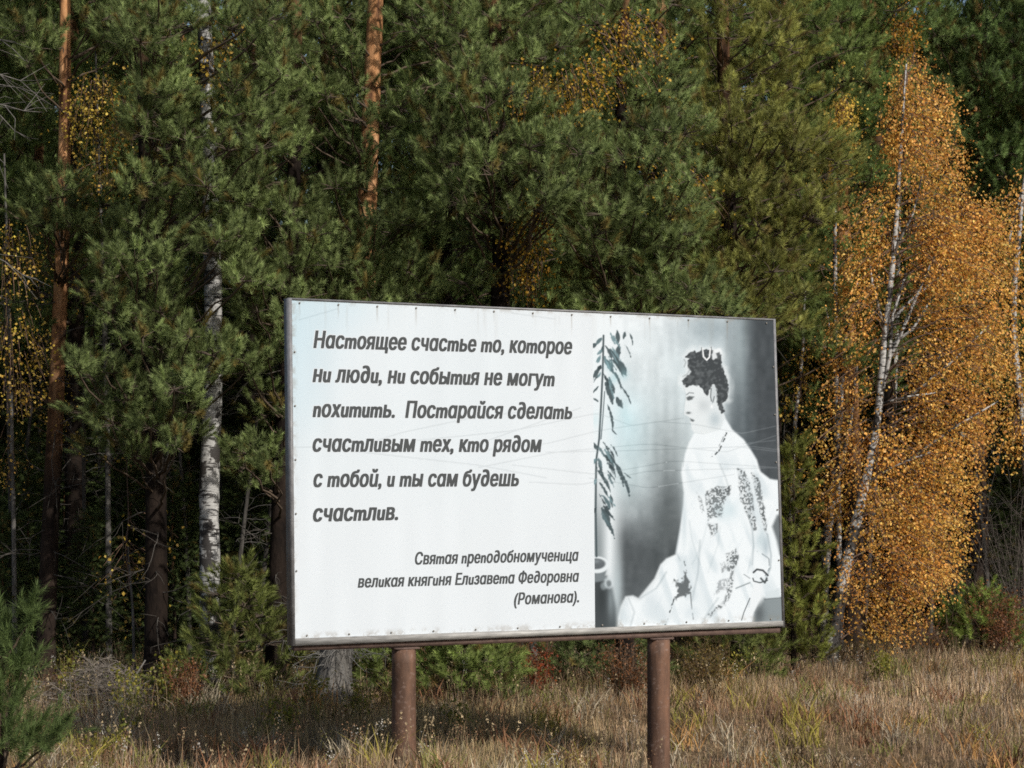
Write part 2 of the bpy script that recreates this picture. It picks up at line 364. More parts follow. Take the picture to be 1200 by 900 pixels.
def pine_bark(name='pine_bark',z0=2.5,z1=6.0,dk=1.):
    m,t,p=mat(name,.9,.1)
    tc=node(t,'ShaderNodeTexCoord'); sp=node(t,'ShaderNodeSeparateXYZ'); t.links.new(tc.outputs['Object'],sp.inputs[0])
    mr=node(t,'ShaderNodeMapRange'); mr.inputs[1].default_value=z0; mr.inputs[2].default_value=z1; t.links.new(sp.outputs[2],mr.inputs[0])
    fl=noise(t,6,6,.65,stretch=(1,1,.35)); fine=noise(t,30,4,.7,stretch=(1,1,.4))
    low=ramp(t,fl,[(.35,(.010*dk,.007*dk,.006*dk)),(.62,(.036*dk,.025*dk,.019*dk))])  # grey-brown lower bark, darkened further to carry the shade under the trees
    up=ramp(t,fl,[(.36,(.11,.055,.03)),(.5,(.40,.20,.09)),(.7,(.54,.32,.17))])
    c=mixc(t,mr.outputs[0],low,up); c=mixc(t,.5,c,ramp(t,fine,[(.3,(.35,.33,.32)),(.7,(1.2,1.2,1.2))]),'MULTIPLY')
    t.links.new(c,p.inputs['Base Color']); bump(t,p,fl,.9,.04); return m
M['pine_bark']=pine_bark(); M['pine_bark_shaded']=pine_bark('shaded_pine_bark',7.5,12,.55)  # second bark: orange starts higher, lower part dimmed to stand in for shade
def birch_bark():
    m,t,p=mat('birch_bark',.65,.25)
    tc=node(t,'ShaderNodeTexCoord'); sp=node(t,'ShaderNodeSeparateXYZ'); t.links.new(tc.outputs['Object'],sp.inputs[0])
    len_=noise(t,9,3,.6,stretch=(.6,.6,3.2)); big=noise(t,3.2,5,.65,stretch=(1,1,.9)); fine=noise(t,40,3,.6,stretch=(.4,.4,2))
    base=ramp(t,fine,[(.3,(.20,.197,.19)),(.7,(.42,.415,.40))])
    c=mixc(t,ramp(t,len_,[(.55,(0,0,0)),(.60,(1,1,1))]),base,(.035,.032,.03))
    mr=node(t,'ShaderNodeMapRange'); mr.inputs[1].default_value=0; mr.inputs[2].default_value=1.3; mr.inputs[3].default_value=.16; mr.inputs[4].default_value=0; t.links.new(sp.outputs[2],mr.inputs[0])
    ad=node(t,'ShaderNodeMath',operation='ADD'); t.links.new(big,ad.inputs[0]); t.links.new(mr.outputs[0],ad.inputs[1])
    c=mixc(t,ramp(t,ad.outputs[0],[(.515,(0,0,0)),(.55,(1,1,1))]),c,(.03,.027,.025))
    t.links.new(c,p.inputs['Base Color']); bump(t,p,big,.5,.02); return m
M['birch_bark']=birch_bark()
def simple(name,a,b,scale,rough=.8,spec=.15,stretch=None,bs=.3):
    m,t,p=mat(name,rough,spec); n=noise(t,scale,6,.65,stretch=stretch)
    t.links.new(ramp(t,n,[(.32,a),(.68,b)]),p.inputs['Base Color']); bump(t,p,n,bs,.02); return m
def rust_mat():
    m,t,p=mat('rusty_pipe_paint',.65,.2); a=noise(t,7,7,.7,stretch=(1,1,.25)); c2=noise(t,26,5,.7); d=noise(t,2.2,3,.6,stretch=(1,1,.6))
    c=ramp(t,a,[(.3,(.030,.017,.012)),(.5,(.085,.048,.032)),(.72,(.15,.078,.048))])
    c=mixc(t,ramp(t,c2,[(.56,(0,0,0)),(.66,(.7,.7,.7))]),c,(.17,.12,.10)); c=mixc(t,ramp(t,d,[(.5,(0,0,0)),(.7,(.55,.55,.55))]),c,(.05,.022,.014))
    t.links.new(c,p.inputs['Base Color']); bump(t,p,a,.3,.01); return m
M['rust']=rust_mat()
M['beam']=simple('brown_primer',(.06,.04,.034),(.12,.08,.065),9,.7,.2)
M['trim']=simple('galvanised_trim',(.15,.147,.14),(.32,.315,.30),9,.5,.4,(.6,.6,5),.1)
M['frame']=simple('grey_painted_steel',(.10,.10,.105),(.19,.19,.195),10,.5,.4)
M['greywood']=simple('weathered_wood',(.03,.028,.025),(.17,.16,.147),7,.9,.1,(1.6,1.6,.35),.9)
M['stem']=simple('dead_stem_shaded',(.018,.016,.014),(.085,.08,.073),7,.9,.1,(1.6,1.6,.35),.6)  # weathered wood in a darker copy, forest shade put into its colour
M['screw']=simple('screw_metal',(.10,.09,.08),(.25,.23,.2),50,.4,.5)
M['quote']=simple('grey_print_ink',(.045,.050,.053),(.055,.060,.063),3,.5,.08,None,0); M['halo']=simple('white_print_ink',tuple(np.array((.785,.83,.855))*PRINT_GAIN),tuple(np.array((.80,.845,.87))*PRINT_GAIN),3,.5,.08,None,0)
def ground_mat():
    m,t,p=mat('field_soil',.95,.05)
    a=noise(t,.35,6,.6); b=noise(t,6,6,.7)
    c=mixc(t,a,(.17,.115,.06),(.11,.085,.05)); c=mixc(t,ramp(t,b,[(.4,(0,0,0)),(.65,(1,1,1))]),c,(.07,.05,.032))
    a2=node(t,'ShaderNodeAttribute',attribute_name='col'); c=mixc(t,1.0,c,a2.outputs['Color'],'MULTIPLY')
    t.links.new(c,p.inputs['Base Color']); bump(t,p,b,.8,.05); return m
M['ground']=ground_mat()
# ---------------------------------------------------------------- ground
def build_ground():
    xs=np.concatenate([[-400,-200,-100,-60,-40,-25],np.arange(-18,22.01,.4),[28,40,60,100,200,400]])
    ys=np.concatenate([[-200,-100,-50,-20,0,8],np.arange(12,40.01,.4),[45,55,70,100,160,300,600]])
    X,Yv=np.meshgrid(xs,ys); Z=ground_z(X,Yv); n=len(xs)
    i=np.arange(len(ys)-1)[:,None]*n+np.arange(n-1)[None]
    q=np.stack([i,i+1,i+n+1,i+n],-1).reshape(-1,4)
    edge=25+.42*np.clip(X,0,12)+1.2*ss(0,3,X); k=ss(0,2.5,Yv-edge)[...,None]   # field soil gives way to needle litter, toned down further as forest shade
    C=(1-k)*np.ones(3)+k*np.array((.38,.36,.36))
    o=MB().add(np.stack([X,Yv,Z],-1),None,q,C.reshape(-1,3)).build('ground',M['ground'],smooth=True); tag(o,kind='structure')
build_ground()
# ---------------------------------------------------------------- billboard
def outline_fill(o,shifts=((0,0),)):
    """letter outlines of a text object filled by the non-zero winding rule (its letters' contours overlap)"""
    from mathutils.geometry import delaunay_2d_cdt, interpolate_bezier
    cu=o.to_curve(bpy.context.evaluated_depsgraph_get()); loops=[]
    for sp in cu.splines:
        P=[]
        if sp.type=='BEZIER':
            bp=sp.bezier_points; n=len(bp)
            for i in range(n):
                a,b=bp[i],bp[(i+1)%n]
                seg=interpolate_bezier(a.co,a.handle_right,b.handle_left,b.co,6)[:-1] if (a.handle_right-a.co).length+(b.handle_left-b.co).length>1e-5 else [a.co]
                P+=[(q[0],q[1]) for q in seg]
        else: P=[(q.co[0],q.co[1]) for q in sp.points]
        Q=[p for i,p in enumerate(P) if abs(p[0]-P[i-1][0])+abs(p[1]-P[i-1][1])>1e-5]
        if len(Q)>2: loops.append(np.array(Q))
    o.to_curve_clear()
    # letters are told apart by their horizontal reach
    items=sorted(loops,key=lambda l:l[:,0].min()); groups=[];right=-1e9
    for l in items:
        if l[:,0].min()>right: groups.append([])
        groups[-1].append(l); right=max(right,l[:,0].max())
    VV=[];TT=[];n0=0
    for g in groups:
        vs=[];es=[];copies=[]
        for sh in shifts:
            cp=[l+np.array(sh) for l in g]; copies.append(cp)
            for l in cp:
                k=len(vs); vs+=[Vector(p) for p in l]; es+=[(k+i,k+(i+1)%len(l)) for i in range(len(l))]
        v,_,f,*_r=delaunay_2d_cdt(vs,es,[],0,1e-6)
        v=np.array([(a[0],a[1]) for a in v]); f=np.array([q for q in f if len(q)==3])
        cxy=v[f].mean(1); keep=np.zeros(len(f),bool)
        for cp in copies:
            wn=np.zeros(len(f))
            for l in cp:
                a=l;b=np.roll(l,-1,0)
                y=cxy[:,1][:,None]; up=(a[None,:,1]<=y)&(b[None,:,1]>y); dn=(a[None,:,1]>y)&(b[None,:,1]<=y)
                cr=(b[None,:,0]-a[None,:,0])*(y-a[None,:,1])-(cxy[:,0][:,None]-a[None,:,0])*(b[None,:,1]-a[None,:,1])
                wn+=(up&(cr>0)).sum(1)-(dn&(cr<0)).sum(1)
            keep|=wn!=0
        f=f[keep]; VV.append(v); TT.append(f+n0); n0+=len(v)
    return np.concatenate(VV),np.concatenate(TT),np.concatenate([np.full(len(v),i%2) for i,v in enumerate(VV)])
def build_billboard():
    A=np.array((( 338-600)/F*17.65,17.65)); ang=R(27.4); D=np.array((math.cos(ang),math.sin(ang)))
    def B(px,py):                           # where the sight line through a photo pixel meets the board's plane: metres along and up
        k=(np.asarray(px,float)-600)/F
        u=(k*A[1]-A[0])/(D[0]-k*D[1]); Y=A[1]+u*D[1]
        return u,EYE-(np.asarray(py,float)-HZ)/F*Y
    um=2.6; base=A+D*um; gz=float(ground_z(*base))
    root=empty('billboard',(base[0],base[1],gz),'large white roadside billboard with Cyrillic text and a portrait, on two rusty posts','billboard',rz=ang)
    def loc(u,v,d): return np.stack([np.asarray(u)-um,np.broadcast_to(d,np.shape(u)),np.asarray(v)-gz],-1)
    def quad_px(c):
        return [np.array(B(*p)) for p in c]
    def prism(corners,d0,d1,mb):
        P=quad_px(corners); v=[loc(p[0],p[1],d0) for p in P]+[loc(p[0],p[1],d1) for p in P]
        mb.add(v,None,[(3,2,1,0),(4,5,6,7),(0,1,5,4),(1,2,6,5),(2,3,7,6),(3,0,4,7)]); return mb
    prism([(341,352),(906,376.5),(916.5,733),(344,754)],.0,.035,MB()).build('backing_panel',M['frame'],root)
    # frame rails
    fr=MB()
    prism([(338,349),(341.5,349.2),(345.5,756.8),(342,757)],-.012,.11,fr)
    prism([(341.5,349.2),(905.5,373.7),(905.6,375.6),(341.6,351.6)],-.012,.11,fr)
    prism([(905.5,373.7),(908,374),(919,735),(916.2,735.2)],-.012,.11,fr)
    fr.build('frame',M['frame'],root)
    tm=MB(); prism([(345.3,748.2),(916.4,727.5),(916.6,733.6),(345.5,756.8)],-.022,.10,tm); tm.build('bottom_trim',M['trim'],root)
    bm_=MB(); prism([(346,756.9),(915,735.4),(915,741.5),(346,763)],.01,.09,bm_); bm_.build('support_beam',M['beam'],root)
    bk=MB()
    for v in (2.0,3.2): bk.box((-2.4,.036,v-.03-gz),(2.3,.09,v+.03-gz))
    for u in (-2.0,-.7,.7,2.0): bk.box((u-.03,.091,1.35-gz),(u+.03,.13,4.1-gz))
    bk.build('rear_bracing',M['beam'],root)
    # printed sheets: the picture is a grid of small coloured facets
    def sheet(name,c,nu,nv,paint):
        P=[np.array(p,float) for p in c]; U,Vv=np.meshgrid(np.linspace(0,1,nu),np.linspace(0,1,nv))
        U=U[...,None];Vv=Vv[...,None]
        Q=(P[0]*(1-U)+P[1]*U)*(1-Vv)+(P[3]*(1-U)+P[2]*U)*Vv
        X,Yp=Q[...,0],Q[...,1]; I=finish(paint(X,Yp),X,Yp)/255
        L=np.where(I<=.04045,I/12.92,((np.clip(I,0,1)+.055)/1.055)**2.4)*PRINT_GAIN
        u,v=B(X,Yp)
        dep=-.006
        V=loc(u,v,dep).reshape(-1,3)
        i=np.arange(nv-1)[:,None]*nu+np.arange(nu-1)[None]
        MB().add(V,None,np.stack([i+nu,i+nu+1,i+1,i],-1).reshape(-1,4),L.reshape(-1,3)).build(name,M['print'],root,smooth=True)
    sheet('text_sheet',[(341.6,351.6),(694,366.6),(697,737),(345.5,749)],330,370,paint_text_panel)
    sheet('portrait_print',[(694,366.6),(905.6,375.6),(916.4,728.5),(697,737)],330,540,paint_portrait)
    # lettering
    tr=str.maketrans({'т':'m','и':'u','п':'n','д':'∂','й':'ŭ','а':'ɑ'})   # italic letter forms
    def lettering(name,lines,cap0,halo):
        for s,(xa,ya),(xb,yb),cap in lines:
            c=bpy.data.curves.new('lettering','FONT'); c.body=s.translate(tr); c.shear=.2; c.size=1; c.space_character=1.05; c.resolution_u=5
            o=bpy.data.objects.new('lettering',c); COL.objects.link(o); bpy.context.view_layer.update()
            e=.052 if halo else .046
            wide=outline_fill(o,[(dx*e,dz*e*.55) for dx,dz in ((-1,-.5),(-1,.5),(-.34,-.7),(-.34,.7),(.34,-.7),(.34,.7),(1,-.5),(1,.5))])
            rim=outline_fill(o,[(math.cos(a*.785)*.105,math.sin(a*.785)*.062) for a in range(8)]) if halo else None
            bpy.data.objects.remove(o); bpy.data.curves.remove(c)
            x0=wide[0][:,0].min(); k=wide[0][:,0].max()-x0
            u0,v0=B(xa-1.2,ya);u1,v1=B(xb+.8,yb); hc=v0-B(xa,ya+0)[1]+B(xa,ya-cap)[1]-v0; sc_=hc/.75; sx_=(u1-u0)/k
            def put(nm,vt,d,m):
                v,t,par=vt; d=d-.00006*par; x=(v[:,0]-x0)*sx_; mb=MB(); mb.add(loc(u0+x,v0+(v1-v0)*x/(u1-u0)+v[:,1]*sc_,d),t); mb.build(nm,m,root)
            if halo: put(halo,rim,-.00622,M['halo'])
            put(name,wide,-.00650,M['quote'])
    lettering('quote_line',[('Настоящее счастье то, которое',(368,407.5),(669.5,415),20.5),('ни люди, ни события не могут',(367,447.5),(649,452.5),20.5),
        ('похитить.  Постарайся сделать',(367,488.5),(669.5,491),20.5),('счастливым тех, кто рядом',(367,529),(634,529.5),20.5),
        ('с тобой, и ты сам будешь',(368,570.5),(607,569.5),20.5),('счастлив.',(367.5,611),(465.5,609),20.5)],20.5,'line_outline')
    lettering('caption_line',[('Святая преподобномученица',(487,661.5),(677,657),14.8),('великая княгиня Елизавета Федоровна',(420,688.5),(677.5,681.5),14.6),('(Романова).',(603,708.5),(677.5,705.5),14.2)],14.5,None)
    # screws round the edge
    def screw(px,py):
        u,v=B(px,py); mb=MB(); p=loc(u,v,-.004); q=loc(u,v,-.0155)
        mb.tube([p,q,q+np.array((0,-.003,0))],[.008,.008,.005],8); mb.build('screw',M['screw'],root)
    for t in np.linspace(.01,.99,13): screw(345+t*558,354.8+t*24.2)
    for t in np.linspace(.02,.98,12): screw(348+t*566,745+t*-20)
    for t in (.15,.31,.47,.63,.8): screw(344.5+t*3,353+t*395); screw(904+t*10,378+t*348)
    # posts
    for px,wp in ((476,28.5),(775,27)):
        u,_=B(px,760); Y=A[1]+u*D[1]; r=wp/F*Y/2; g=float(ground_z(*(A+D*u)))
        top=float(B(px,763.5-(px-346)*.0378)[1])-.002
        mb=MB(); zs=np.linspace(g-.5,top-.016,14)
        mb.tube([(u-um,.05,z-gz) for z in zs],[r]*14,28); po=mb.build('post',M['rust'],root,smooth=True)
        cp=MB().box((u-um-r*1.02,-.035+.0,top-.015-gz),(u-um+r*1.1,.14,top-gz)); cp.build('cap_plate',M['beam'],po)
build_billboard()
# ---------------------------------------------------------------- vegetation builders
def unit(v): return v/(np.linalg.norm(v,axis=-1,keepdims=True)+1e-12)
def frames(D):
    """for directions D (n,3): two perpendicular axes"""
    ref=np.where(np.abs(D[:,2:3])>.9,np.array([[1.,0,0]]),np.array([[0,0,1.]]))
    A=unit(np.cross(D,ref)); return A,np.cross(D,A)
def add_shoots(mb,P,D,col,length=.17,nn=34,needle=.075,width=.0055,mat=0):
    """bottle-brush shoots of pine needles: every needle is one thin triangle"""
    n=len(P)
    if n==0: return
    A,Bv=frames(D)
    t=rng.random((n,nn))**.8; th=rng.random((n,nn))*2*np.pi
    ang=R(80)-t*R(56)+rng.normal(size=(n,nn))*.16
    L=np.asarray(length)*np.ones(n)
    side=np.cos(th)[...,None]*A[:,None]+np.sin(th)[...,None]*Bv[:,None]
    dirn=np.cos(ang)[...,None]*D[:,None]+np.sin(ang)[...,None]*side
    base=P[:,None]+(t*L[:,None])[...,None]*D[:,None]
    nl=needle*(.75+.5*rng.random((n,nn)))*np.maximum((L[:,None]/.17)**.3,(L[:,None]/.2))
    perp=unit(np.cross(dirn,D[:,None]))*(width*.5)
    V=np.stack([base-perp,base+perp,base+dirn*nl[...,None]],2).reshape(-1,3)
    T=np.arange(len(V)).reshape(-1,3)
    C=np.repeat(col,nn*3,0)*(.85+.3*np.repeat(rng.random(n*nn),3))[:,None]
    mb.add(V,T,None,C,mat)
NEEDLE=np.array((.192,.240,.088)); OLD=np.array((.20,.16,.05))
def clump(mb,twigs,c,r,axis_xy,dens=1.,tint=(1,1,1),flat=.7,nn=115,shoot=.15,up=.9,width=.0075):
    """one branch end: shoots over an uneven cushion, pointing outwards and up"""
    n=int(21*dens*(r/.3)**2)+4
    o=unit(rng.normal(size=(n,3)))*(.35+.65*rng.random((n,1))**.5); o[:,2]*=flat
    o*=np.array((1+.35*rng.random(),1+.35*rng.random(),1))
    P=c+o*r
    out=np.array((c[0]-axis_xy[0],c[1]-axis_xy[1],0)); out=out/(np.linalg.norm(out)+1e-6)
    D=unit(o*np.array((1,1,.7))+np.array((0,0,up))+out*.35+rng.normal(size=(n,3))*.22)
    k=rng.random((n,1))
    base=NEEDLE*(.8+.45*rng.random())*np.array(tint)
    col=base*(.62+.8*k)
    old=(rng.random((n,1))<.10); col=np.where(old,OLD*(.6+.6*k),col)
    add_shoots(mb,P,D,col,shoot*(.75+.6*rng.random(n)),nn,.085,width)
    if twigs is not None:
        for i in rng.choice(n,min(n,9),False):
            twigs.tube([c-out*r*.5+np.array((0,0,-.1*r)),(c+P[i])/2+np.array((0,0,-.06*r)),P[i]],[.008,.006,.003],4,(.09,.07,.055),0,False)
def limb(mb,a,b,r0=.028,r1=.008,sag=.12,col=(.10,.075,.055),sides=5,kink=.05):
    a=np.asarray(a,float);b=np.asarray(b,float); t=np.linspace(0,1,7)[:,None]; L=np.linalg.norm(b-a)
    P=a*(1-t)+b*t; P[:,2]-=np.sin(np.pi*t[:,0])*sag*L*(.5 if b[2]>a[2] else 1); P[1:-1]+=rng.normal(size=(5,3))*kink*L*.3
    mb.tube(P,np.linspace(r0,r1,7),sides,col,0,False); return P
def dead_twigs(mb,start,d,L,n=5,col=(.075,.068,.06),r=.008):
    d=unit(np.asarray(d,float)); P=[np.asarray(start,float)]; dd=d.copy()
    for i in range(6):
        dd=unit(dd+rng.normal(size=3)*.22+np.array((0,0,-.05))); P.append(P[-1]+dd*L/6)
    P=np.array(P); mb.tube(P,np.linspace(r,r*.3,7),4,col,0,False)
    for _ in range(n):
        i=rng.integers(1,6); e=unit(dd+rng.normal(size=3)*.8); q=P[i]
        mb.tube([q,q+e*L*.16+rng.normal(size=3)*.02,q+e*L*(.22+.2*rng.random())+rng.normal(size=3)*.03],[r*.5,r*.35,r*.18],3,col,0,False)
def trunk_mesh(height,r0,r1,lean=(0,0),bend=.05,flare=1.35,sides=16):
    zs=np.linspace(-.3,height,int(height*3.2)+4); t=np.clip(zs/height,0,1); ph=rng.random(2)*6
    x=lean[0]*t+bend*np.sin(t*4.5+ph[0])-bend*math.sin(ph[0]); y=lean[1]*t+bend*np.sin(t*3.7+ph[1])-bend*math.sin(ph[1])
    r=(r0*(1-t)+r1*t)*(1+(flare-1)*np.exp(-np.maximum(zs,0)/.25))
    P=np.stack([x,y,zs],1); mb=MB(); mb.tube(P,r,sides,wob=.025); return mb,P
def at_height(P,z): return np.array([np.interp(z,P[:,2],P[:,k]) for k in range(3)])
def in_poly(P,x,y):
    c=False
    for i in range(len(P)):
        (x0,y0),(x1,y1)=P[i-1],P[i]
        if (y0>y)!=(y1>y) and x<(x1-x0)*(y-y0)/(y1-y0)+x0: c=not c
    return c
def sample_poly(poly,n,mind):
    xs=[p[0] for p in poly];ys=[p[1] for p in poly];out=[];k=0
    while len(out)<n and k<n*60:
        k+=1;x=rnd.uniform(min(xs),max(xs));y=rnd.uniform(min(ys),max(ys))
        if in_poly(poly,x,y) and all((x-a)**2+(y-b)**2>mind**2 for a,b in out): out.append((x,y))
    return out
def pine(label,px,Y,height,r0,regions,group=None,top_clumps=26,lean=(0,0),dead=10,tint=(1,1,1),dens=1.,name='pine_tree',cat='pine tree',bare_z=(1,4.5),bark='pine_bark'):
    """a pine whose boughs fill the given outlines (seen from the road), and whose top rises above the frame"""
    x=(px-600)/F*Y; z=float(ground_z(x,Y)); root=empty(name,(x,Y,z),label,cat,group); o=np.array((x,Y,z))
    tm,P=trunk_mesh(height,r0,r0*.25,lean,.13); P=P+o
    tm.build('trunk',M[bark],root,smooth=True)
    cr=MB(); tw=MB()
    for poly,n,rpx,dY in regions:
        for a,b in sample_poly(poly,n,rpx*.95):
            d=dY+rnd.uniform(-.9,.9); c=W(a,b,Y+d); r=rpx/F*(Y+d)*rnd.uniform(.8,1.25)
            clump(cr,tw,c,r,(x,Y),dens,tint)
            zt=min(max(c[2]-.25-.25*np.hypot(c[0]-x,c[1]-Y),z+.7),z+height*.95); s=at_height(P,zt)
            limb(tw,s,c-np.array((0,0,.12*r)),.011+.006*np.linalg.norm(c-s))
    ztop=W(0,0,Y)[2]+.6
    for i in range(top_clumps):
        t=(i+.5)/top_clumps; zc=ztop+(z+height-ztop)*t; L=(1-t)*1.7+.25; a=i*2.4
        c=at_height(P,zc)+np.array((math.cos(a)*L*rnd.uniform(.45,1),math.sin(a)*L*rnd.uniform(.45,1),.15)); clump(cr,None,c,.42,(x,Y),.7,tint,nn=60,width=.010)
    for _ in range(dead):
        zz=rnd.uniform(*bare_z)+z; a=rnd.uniform(0,6.28); dead_twigs(tw,at_height(P,zz),(math.cos(a),math.sin(a)*.8-.25,rnd.uniform(-.25,.15)),rnd.uniform(.5,1.5),5)
    cr.build('crown',M['needle'],root,origin=o); tw.build('limbs',M['twig'],root,origin=o); return root
def birch_leaves(mb,P,size=.045,cols=((.42,.19,.035),(.50,.26,.05),(.34,.13,.028)),w=(.5,.3,.2)):
    n=len(P); D=unit(rng.normal(size=(n,3))*.8+np.array((0,0,-.7))); A,Bv=frames(D); th=rng.random(n)*6.28
    s=(np.cos(th)[:,None]*A+np.sin(th)[:,None]*Bv); L=size*(.5+.9*rng.random((n,1))); nrm=np.cross(D,s)
    V=np.stack([P,P+D*L*.45+s*L*.42+nrm*L*.1,P+D*L,P+D*L*.45-s*L*.42+nrm*L*.1],1).reshape(-1,3)
    i=np.arange(n)[:,None]*4
    T=np.vstack([i+np.array([[0,1,2]]),i+np.array([[0,2,3]])])
    w=np.array(tuple(w)+(.07,)*9)[:len(cols)]; ci=rng.choice(len(cols),n,p=w/w.sum()); C=np.array(cols)[ci]*(.7+.6*rng.random((n,1)))
    mb.add(V,T,None,np.repeat(C,4,0))
def spray(mb,tw,a,b,n,spread=.12,droop=.25,col=None,**k):
    """a drooping birch twig from a to b set with leaves"""
    a=np.asarray(a,float);b=np.asarray(b,float); t=np.linspace(0,1,6)[:,None]; P=a*(1-t)+b*t; P[:,2]+=np.sin(np.pi*t[:,0]*.8)*droop*np.linalg.norm(b-a)*.4
    if tw is not None: tw.tube(P,np.linspace(.007,.002,6),3,(.16,.10,.07),0,False)
    u=.25+.75*rng.random(n); q=np.stack([np.interp(u,t[:,0],P[:,j]) for j in range(3)],1)+rng.normal(size=(n,3))*spread*np.array((1,1,.9))
    birch_leaves(mb,q,**k)
# ---------------------------------------------------------------- the row of trees along the field
pine('tall pine with a bright orange trunk showing between boughs above the billboard',430,26.5,15,.185,
     [([(345,20),(425,10),(420,110),(345,190)],10,22,-.6),([(345,225),(425,205),(490,250),(505,330),(470,375),(380,375)],15,23,-1.1),([(455,20),(560,0),(600,60),(480,110)],8,22,.4),([(400,105),(490,115),(480,190),(395,190)],5,21,-1),([(395,255),(490,250),(500,345),(390,345)],9,22,-1)],dead=8,bare_z=(3.2,8))
pine('broad dark green pine with dense boughs over the middle of the billboard',575,25.5,14,.15,
     [([(500,130),(560,70),(640,130),(690,170),(650,260),(510,230)],32,23,-1.3),([(500,240),(640,240),(655,360),(600,370),(520,340)],7,20,.2),([(470,-20),(640,-20),(700,60),(600,90),(480,60)],18,22,-.3)],dead=16,bare_z=(3,7),bark='pine_bark_shaded')
pine('bushy green pine whose boughs reach down to the middle of the billboard top edge',735,25.8,14,.12,
     [([(640,160),(700,170),(790,110),(820,190),(800,290),(700,300),(640,250)],34,23,-1.2),([(690,280),(800,280),(870,370),(690,372)],20,22,-1.0),([(640,-20),(800,-20),(800,110),(720,140),(650,110)],20,23,.2)],dead=8,bare_z=(3,6),bark='pine_bark_shaded')
pine('olive green pine with yellowish needles above the right end of the billboard',870,27.5,15,.15,
     [([(800,-20),(930,-20),(940,110),(840,140)],20,24,.2),([(810,130),(950,140),(1000,200),(960,260),(820,240)],26,22,-.8),([(800,250),(960,250),(955,370),(870,400),(800,360)],26,22,-.8)],dead=8,tint=(1.28,1.05,.8),bare_z=(2,5),bark='pine_bark_shaded')
pine('pine with a brown lower trunk and loose boughs just left of the billboard',322,25.6,14,.13,
     [([(265,200),(345,215),(400,300),(330,330),(260,300)],12,21,-.8),([(285,330),(345,300),(365,350),(335,440),(275,440)],12,20,-1.1),([(268,450),(338,440),(338,560),(275,560)],8,19,-.7),([(255,10),(345,10),(330,180),(265,200)],14,22,0)],dead=26,bare_z=(.6,5),bark='pine_bark_shaded')
pine('pine with a dark trunk and long boughs crossing in front of the white birch',182,25.2,14,.15,
     [([(110,300),(175,290),(205,350),(165,400),(115,370)],13,21,-1.3),([(150,440),(215,450),(235,520),(170,525)],8,19,-1.2),([(95,470),(165,480),(160,540),(100,530)],6,18,-.6),([(80,410),(130,410),(175,480),(165,510),(100,470)],7,18,-1.3),([(180,420),(205,370),(260,400),(262,450),(190,470)],8,19,-1.3),([(150,200),(290,200),(300,330),(215,330),(160,260)],16,21,-.9),([(130,30),(220,0),(220,160),(180,180),(150,120)],13,22,-.4),([(150,-20),(222,-20),(222,200),(160,200)],13,22,-.9),([(268,-20),(345,-20),(345,190),(268,230)],20,22,-.9),([(215,215),(290,215),(300,330),(220,330)],7,20,-1.2),([(200,375),(280,375),(290,470),(205,465)],7,19,-1.2),([(205,115),(262,115),(262,150),(210,150)],2,17,-1.2)],dead=26,bare_z=(.6,5),bark='pine_bark_shaded')
pine('pine with a slender orange brown trunk at the left edge among yellow leaves',52,26.5,15,.125,
     [([(10,30),(80,20),(85,70),(20,75)],5,19,-.6),([(20,235),(80,215),(150,230),(150,275),(30,270)],8,19,-.8),([(90,10),(160,10),(150,60)],5,20,-.4),([(30,205),(100,215),(100,285),(30,275)],5,19,-1)],dead=30,bare_z=(.8,6.5))
pine('dense dark green pine filling the top right corner behind the golden birch',1150,36,17,.2,
     [([(1060,-20),(1220,-20),(1220,180),(1150,230),(1100,150)],44,22,-1.0),([(1120,170),(1225,150),(1225,380),(1150,400)],18,22,-.3)],dead=4,tint=(.8,.92,.85))
pine('deep green pine with upright boughs between the olive pine and the golden birch',1000,34,17,.2,
     [([(905,-20),(1075,-20),(1060,130),(1010,220),(930,170)],46,21,-1.0),([(930,200),(1040,200),(1030,420),(930,420)],24,22,0)],dead=4,tint=(.88,.98,.78))
pine('dark pine behind the left trees with boughs high between birch and orange trunk',300,29,16,.15,
     [([(0,-20),(460,-20),(460,330),(300,360),(240,300),(0,60)],62,25,-.5)],dead=14,tint=(.9,.95,.85),bare_z=(.6,6),bark='pine_bark_shaded')
pine('tall pine hidden behind the boughs over the billboard middle',530,29,16,.15,
     [([(430,-20),(720,-20),(720,380),(440,380)],62,25,-.3)],dead=14,tint=(.85,.95,.85),bare_z=(2,7),bark='pine_bark_shaded')
pine('tall pine hidden behind the olive pine above the portrait',790,30,16,.15,
     [([(680,-20),(1000,-20),(1000,420),(700,380)],66,25,-.3)],dead=8,tint=(.95,.97,.8),bare_z=(2,7),bark='pine_bark_shaded')
# young pines low down
def young_pine(label,px,Y,h,spread,tint=(1,1,1),n=26,group=None,base_r=.03,nn=90,skew=0):
    x=(px-600)/F*Y; z=float(ground_z(x,Y)); root=empty('young_pine',(x,Y,z),label,'young pine',group); o=np.array((x,Y,z))
    MB().tube([(skew*t*t,0,h*t-.1) for t in np.linspace(0,1,7)],np.linspace(base_r,.006,7),8).build('trunk',M['pine_bark'],root,smooth=True)
    cr=MB();tw=MB()
    for i in range(n):
        t=(i+.5)/n; a=i*2.4+rnd.random(); L=spread*(1-t)**.8*rnd.uniform(.55,1.05)+.05; zc=h*(.05+.93*t)
        c=o+np.array((skew*t*t+math.cos(a)*L,math.sin(a)*L,zc+.1*L)); clump(cr,tw,c,.16+.10*(1-t)*rnd.uniform(.6,1.3),(x,Y),1.1,tint,nn=nn,shoot=.14)
        limb(tw,o+np.array((0,0,max(zc-.15*L,.05))),c,.012,.004)
    cr.build('crown',M['needle'],root,origin=o); tw.build('limbs',M['twig'],root,origin=o); return root
